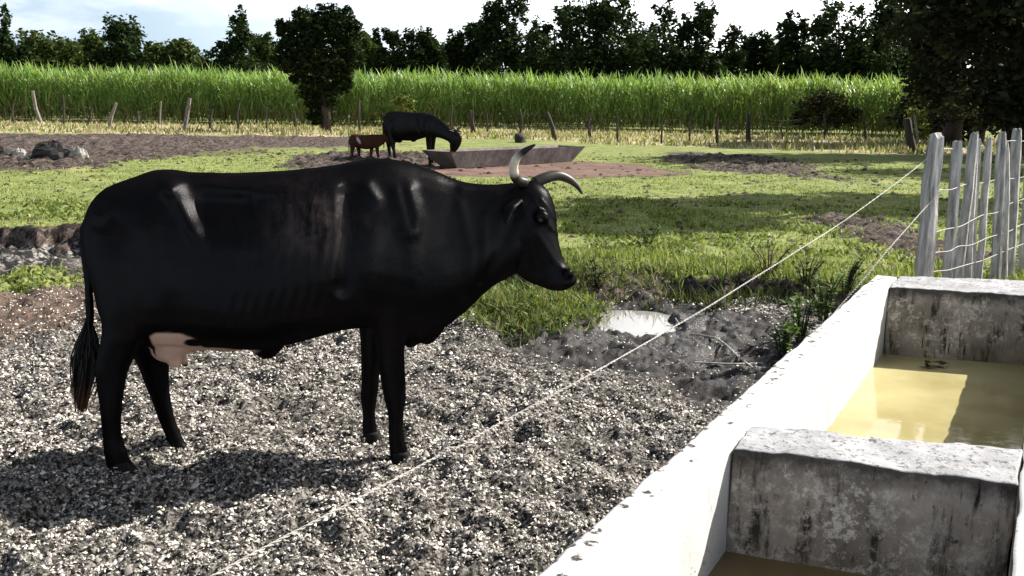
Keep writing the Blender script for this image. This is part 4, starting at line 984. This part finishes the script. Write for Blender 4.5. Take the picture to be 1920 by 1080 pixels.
for sd in (1, -1):                                               # brow, cheek, nostril wing, ear
    ball(mb, HL(1016, 406, sd * .098), (.036, .030, .030)); ball(mb, HL(975, 470, sd * .062), (.055, .04, .06)); ball(mb, HL(1066, 512, sd * .042), (.026, .022, .024))
    e0 = HL(975, 372, sd * .07); e1 = e0 + hr * sd * .10 + np.array([-.02, 0, -.035]); e2 = e0 + hr * sd * .17 + np.array([-.01, 0, -.11])
    mb.tube([e0, e0 * .5 + e1 * .5, e1, e2], [.022, .036, .040, .012], 12, squash=.42)
def cow_shape(V, N):
    it = [([(632, 342), (560, 346), (440, 349), (345, 344)], .030, .020, 0), ([(333, 344)], .045, .040, 0), ([(339, 352), (372, 404), (410, 470)], .036, .034, 0), ([(400, 380), (455, 382)], .075, -.060, 0), ([(206, 396)], .04, .020, 0), ([(225, 400)], .03, -.012, 0),
          ([(766, 352), (779, 400), (772, 450)], .032, .022, 0), ([(742, 352), (755, 400), (762, 450)], .028, .014, 0), ([(690, 345), (716, 385)], .03, .016, 0), ([(700, 430), (690, 560)], .05, .012, 0), ([(590, 385), (605, 430)], .11, .022, 0), ([(655, 360), (648, 520)], .04, -.024, 0),
          ([(300, 420), (330, 520), (320, 600)], .05, .014, 0), ([(270, 470), (262, 590)], .05, -.010, 0), ([(865, 350), (945, 345)], .022, .014, 0), ([(840, 430), (920, 430)], .09, -.012, 0), ([(860, 380), (880, 470), (870, 540)], .025, .007, 0), ([(905, 400), (900, 500)], .02, .006, 0), ([(960, 400), (930, 470), (900, 520)], .03, -.014, 0),
          ([(996, 376), (1022, 418), (1046, 440)], .010, .008, 0), ([(1008, 372), (1040, 412)], .009, .007, 0), ([(1000, 432), (1030, 480), (1050, 505)], .014, .006, 0), ([(985, 455), (1000, 505)], .02, -.007, 0)]
    for k in range(9):
        u = 462 + k * 21; it.append(([(u, 358), (u + 8, 430), (u - 6, 520), (u - 22, 575)], .015, .0042, 0))
    V = strokes(V, N, it, B)
    n = fbm(V[:, 0] * 7 + 3, V[:, 2] * 7, 150, 3) - .5; V = V + N * (n * .007)[:, None]
    g = fbm(V[:, 0] * 22, V[:, 2] * 9, 151, 2) - .5; ribz = np.exp(-((V[:, 2] - B.L(550, 400)[2]) / .14) ** 2) * (np.abs(V[:, 0] - B.L(550, 400)[0]) < .3); V = V + N * (g * .006 * ribz)[:, None]
    return V
def cow_pale(V, pc):
    P = np.stack([B.o[0] + V[:, 0] * B.e[0] + V[:, 1] * B.n[0], B.o[1] + V[:, 0] * B.e[1] + V[:, 1] * B.n[1], V[:, 2]], -1)
    q0 = B.L(288, 640); q1 = B.L(405, 610); q2 = B.L(480, 662)
    nn = (fbm(V[:, 0] * 9, V[:, 2] * 9 + V[:, 1] * 5, 160) - .5)
    x, z, y = V[:, 0], V[:, 2], V[:, 1]
    d1 = np.hypot((x - B.L(332, 642)[0]) / .135, (z - B.L(332, 645)[2]) / .105) + nn * .55
    d2 = np.hypot((x - B.L(420, 650)[0]) / .16, (z - B.L(420, 655)[2]) / .038) + nn * .6
    spot = np.hypot((x - B.L(375, 626)[0]) / .04, (z - B.L(375, 626)[2]) / .026)
    m = np.maximum(1 - sst(.9, 1.04, d1), .8 * (1 - sst(.85, 1.1, d2))) * sst(.85, 1.1, spot) * (np.abs(y) < .26)
    leg_ = ((y < -.075) & (x < B.L(290, 640)[0] + .02)) | (z < B.L(330, 688)[2]) | ((y > .1) & (x < B.L(300, 640)[0]))
    m = np.where(leg_, 0, m); pc[:, 0] = m
    r = np.exp(-(((x - B.L(590, 410)[0]) / .16) ** 2 + ((z - B.L(590, 410)[2]) / .13) ** 2)); pc[:, 1] = np.clip(r * 1.2, 0, 1) * .8  # brownish sheen on the ribs, put into the coat colour
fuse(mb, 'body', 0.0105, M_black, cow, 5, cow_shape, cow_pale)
toes(B, cow, [(223, 884, 21, NH), (342, 858, 20, FH), (748, 864, 18, NF), (695, 826, 16, FF)])
# horns
def horn(parent, path, radii, cols):
    P = cr_spline(path, 26); Rr = np.interp(np.linspace(0, 1, 26), np.linspace(0, 1, len(radii)), radii); n = 14; m = MB(); m.tube(P, list(Rr), n)
    t = np.linspace(0, 1, 26); cc = np.array([[np.interp(q, [c[0] for c in cols], [c[1][i] for c in cols]) for i in range(3)] for q in t])
    C = np.vstack([np.repeat(cc, n, 0), cc[:1], cc[-1:]]); return mesh_obj('horn', m.V, m.F, M_horn, parent, True, colors=C)
dkc, ivory = (0.015, 0.012, 0.011), (0.62, 0.54, 0.42)
horn(cow, [HL(985, 343, .05), HL(969, 336, .09), HL(963, 317, .13), HL(968, 298, .16), HL(985, 282, .175), HL(1004, 271, .17)], [.026, .024, .021, .019, .014, .004], [(0, dkc), (.28, (.03, .02, .015)), (.38, ivory), (.62, ivory), (.74, dkc), (1, dkc)])
horn(cow, [HL(1002, 343, -.05), HL(1022, 334, -.09), HL(1045, 329, -.14), HL(1066, 336, -.18), HL(1082, 349, -.20), HL(1092, 364, -.20)], [.029, .028, .025, .020, .013, .004], [(0, dkc), (.35, (.03, .022, .016)), (.7, (.05, .04, .03)), (1, dkc)])
for sd in (1, -1):
    m = MB(); ball(m, HL(1014, 411, sd * .112), (.017, .015, .015)); m.build('eye', M_eye, cow, True)
# tail switch of loose hair
R = np.random.default_rng(77); m = MB(); C0_ = []
for k in range(260):
    a = R.uniform(0, 2 * math.pi); q = R.random() ** .5; s0 = R.uniform(0, .55)
    u0 = 165 - 6 * s0; v0 = 600 + 85 * s0; p0 = B.L(u0, v0) + .014 * np.array([math.cos(a), math.sin(a), 0]) * q
    ln = R.uniform(.6, 1.0); sp = .045 * q * R.uniform(.5, 1); p2 = B.L(152 + 4 * R.normal(), v0 + (778 - v0) * ln) + sp * .55 * np.array([math.cos(a), math.sin(a), 0]); p1 = (p0 + p2) / 2 + sp * np.array([math.cos(a), math.sin(a), 0]) + np.array([.012, 0, .02])
    b = len(m.V); rings = []
    P = cr_spline([p0, p1, p2], 7); m.tube(P, [.0035, .004, .0042, .004, .0034, .0026, .001], 4)
    f = np.clip((np.array([p_[2] for p_ in P]) - B.L(152, 775)[2]) / .16, 0, 1)[:, None]; cc = np.array([.010, .008, .007]) * f + np.array([.16, .065, .025]) * (1 - f) * R.uniform(.3, 1)
    C0_ += list(np.repeat(cc, 4, 0)) + [cc[0], cc[-1]]
mesh_obj('tail_hair', m.V, m.F, M_hair, cow, True, colors=np.array(C0_))
# ear tag glint is not modelled: nothing is legible there

# ---- the dark cow at the feeding trough
B2 = Body((740, 303), (806, 313), PLAT, .17)
cow2 = tag(empty('cow', (B2.o[0], B2.o[1], PLAT), B2.rz), 'thin black cow with bony hips eating from the old feeding trough', 'cow')
_L2 = B2.L
def L2z(u, v, w_=0.0): q = _L2(u, v, w_); return q
B2.L = L2z
mb = MB()
torso(mb, B2, [(722, 228, 240, .06), (727, 216, 250, .15), (734, 210, 257, .20), (744, 208, 261, .23), (760, 210, 264, .26), (776, 211, 263, .27), (790, 211, 259, .25), (804, 213, 258, .21), (818, 219, 258, .16), (830, 228, 260, .12), (840, 238, 264, .10), (849, 246, 268, .09)], n=36)
leg(mb, B2, [(734, 240, 12, .12, -.16), (735, 262, 9.5, .09, -.17), (737, 275, 5.5, .055, -.17), (739, 285, 4, .04, -.17), (740, 297, 3.6, .036, -.17), (741, 303, 4.4, .045, -.17)])
leg(mb, B2, [(730, 240, 11, .12, .16), (729, 262, 9, .09, .17), (729, 275, 5.5, .055, .17), (731, 290, 4, .04, .17), (732, 299, 4.4, .045, .17)])
leg(mb, B2, [(806, 245, 10, .10, -.14), (804, 264, 7, .07, -.13), (804, 280, 4.6, .048, -.13), (805, 292, 3.7, .036, -.13), (806, 305, 3.6, .036, -.13), (807, 312, 4.4, .045, -.13)])
leg(mb, B2, [(812, 245, 10, .10, .14), (811, 266, 6.5, .07, .13), (811, 282, 4.6, .048, .13), (811, 300, 3.6, .036, .13), (812, 306, 4.4, .045, .13)])
ball(mb, B2.L(775, 262), (.1, .08, .06)); ball(mb, B2.L(748, 263), (.11, .1, .07))
hs = [((852, 243), (838, 262), .08), ((862, 252), (846, 270), .105), ((863, 262), (846, 277), .10), ((861, 271), (846, 283), .08), ((857, 279), (844, 288), .065), ((852, 285), (842, 290), .05)]
S = cr_spline(np.array([[*B2.L(*f), *B2.L(*b_), wd] for f, b_, wd in hs]), 16); mb.loft([ring_v(q[:3], q[3:6], np.array([0, 1., 0]), q[6], n=16) for q in S])
for sd in (-1, 1):
    p = B2.L(850, 247, sd * .08); mb.tube([p, p + np.array([.01, sd * .12, .03]), p + np.array([.0, sd * .22, -.02])], [.035, .055, .015], 10, squash=.5)
mb.tube([B2.L(726, 216), B2.L(721, 226), B2.L(719, 245), B2.L(719, 262), B2.L(720, 280)], [.05, .035, .028, .03, .02], 8)
def cow2_shape(V, N):
    it = [([(739, 216)], .07, .09, 0), ([(750, 228)], .09, -.07, 0), ([(742, 216), (754, 236), (764, 250)], .04, .035, 0), ([(724, 222)], .05, .05, 0), ([(806, 220), (812, 240)], .05, .04, 0), ([(797, 222), (800, 245)], .05, -.035, 0), ([(745, 211), (790, 213)], .03, .025, 0)]
    for k in range(6): it.append(([(764 + k * 5.5, 216), (766 + k * 5.5, 236), (761 + k * 5, 254)], .026, .007, 0))
    return strokes(V, N, it, B2)
fuse(mb, 'body', 0.022, M_dark2, cow2, 3, cow2_shape)
for sd in (-1, 1):
    p = B2.L(855, 244, sd * .07); horn(cow2, [p, p + np.array([.02, sd * .08, .05]), p + np.array([.07, sd * .11, .12]), p + np.array([.12, sd * .08, .16])], [.03, .028, .02, .006], [(0, dkc), (.5, (.12, .10, .08)), (1, dkc)])
# ---- the calf
B3 = Body((662, 299.5), (712, 300), PLAT, .10)
calf = tag(empty('calf', (B3.o[0], B3.o[1], PLAT), B3.rz), 'small red-brown calf standing half behind the thin black cow', 'calf')
_L3 = B3.L
def L3z(u, v, w_=0.0): q = _L3(u, v, w_); return q
B3.L = L3z
mb = MB()
torso(mb, B3, [(655, 258, 264, .03), (658, 253, 270, .08), (664, 251, 275, .11), (674, 252, 278, .12), (686, 253, 280, .13), (696, 252, 279, .13), (706, 252, 277, .11), (714, 252, 274, .085), (721, 251, 268, .07), (726, 251, 264, .06)], n=30)
leg(mb, B3, [(661, 266, 7, .06, -.09), (661, 276, 5, .045, -.09), (660, 287, 3.2, .028, -.09), (662, 296, 2.6, .024, -.09), (663, 302, 3, .028, -.09)])
leg(mb, B3, [(670, 266, 7, .06, .09), (672, 276, 5, .045, .09), (673, 287, 3, .028, .09), (674, 300, 3, .026, .09)])
leg(mb, B3, [(706, 266, 6, .05, -.08), (707, 277, 4, .04, -.08), (708, 288, 3, .028, -.08), (711, 300, 3, .026, -.08)])
leg(mb, B3, [(698, 266, 6, .05, .08), (697, 277, 4, .04, .08), (696, 288, 3, .028, .08), (696, 299, 3, .026, .08)])
S = cr_spline(np.array([[*B3.L(*f), *B3.L(*b_), wd] for f, b_, wd in [((725, 246), (719, 257), .06), ((734, 251), (723, 265), .075), ((738, 259), (728, 269), .06), ((740, 266), (733, 273), .045), ((740, 270), (737, 273), .03)]]), 14)
mb.loft([ring_v(q[:3], q[3:6], np.array([0, 1., 0]), q[6], n=14) for q in S])
for sd in (-1, 1):
    p = B3.L(724, 250, sd * .05); mb.tube([p, p + np.array([-.02, sd * .07, .01]), p + np.array([-.03, sd * .13, -.02])], [.02, .035, .01], 8, squash=.5)
mb.tube([B3.L(657, 255), B3.L(654, 264), B3.L(654, 276), B3.L(655, 286)], [.025, .02, .02, .012], 8)
def calf_pale(V, pc):
    q = B3.L(673, 263); d = np.hypot((V[:, 0] - q[0] - .5 * (q[2] - V[:, 2])) / .045, (V[:, 2] - q[2]) / .10); pc[:, 0] = (1 - sst(.6, 1.1, d)) * (V[:, 1] < 0)
    pc[:, 1] = fbm(V[:, 0] * 8, V[:, 2] * 8, 170)
fuse(mb, 'body', 0.016, M_brown, calf, 3, None, calf_pale)
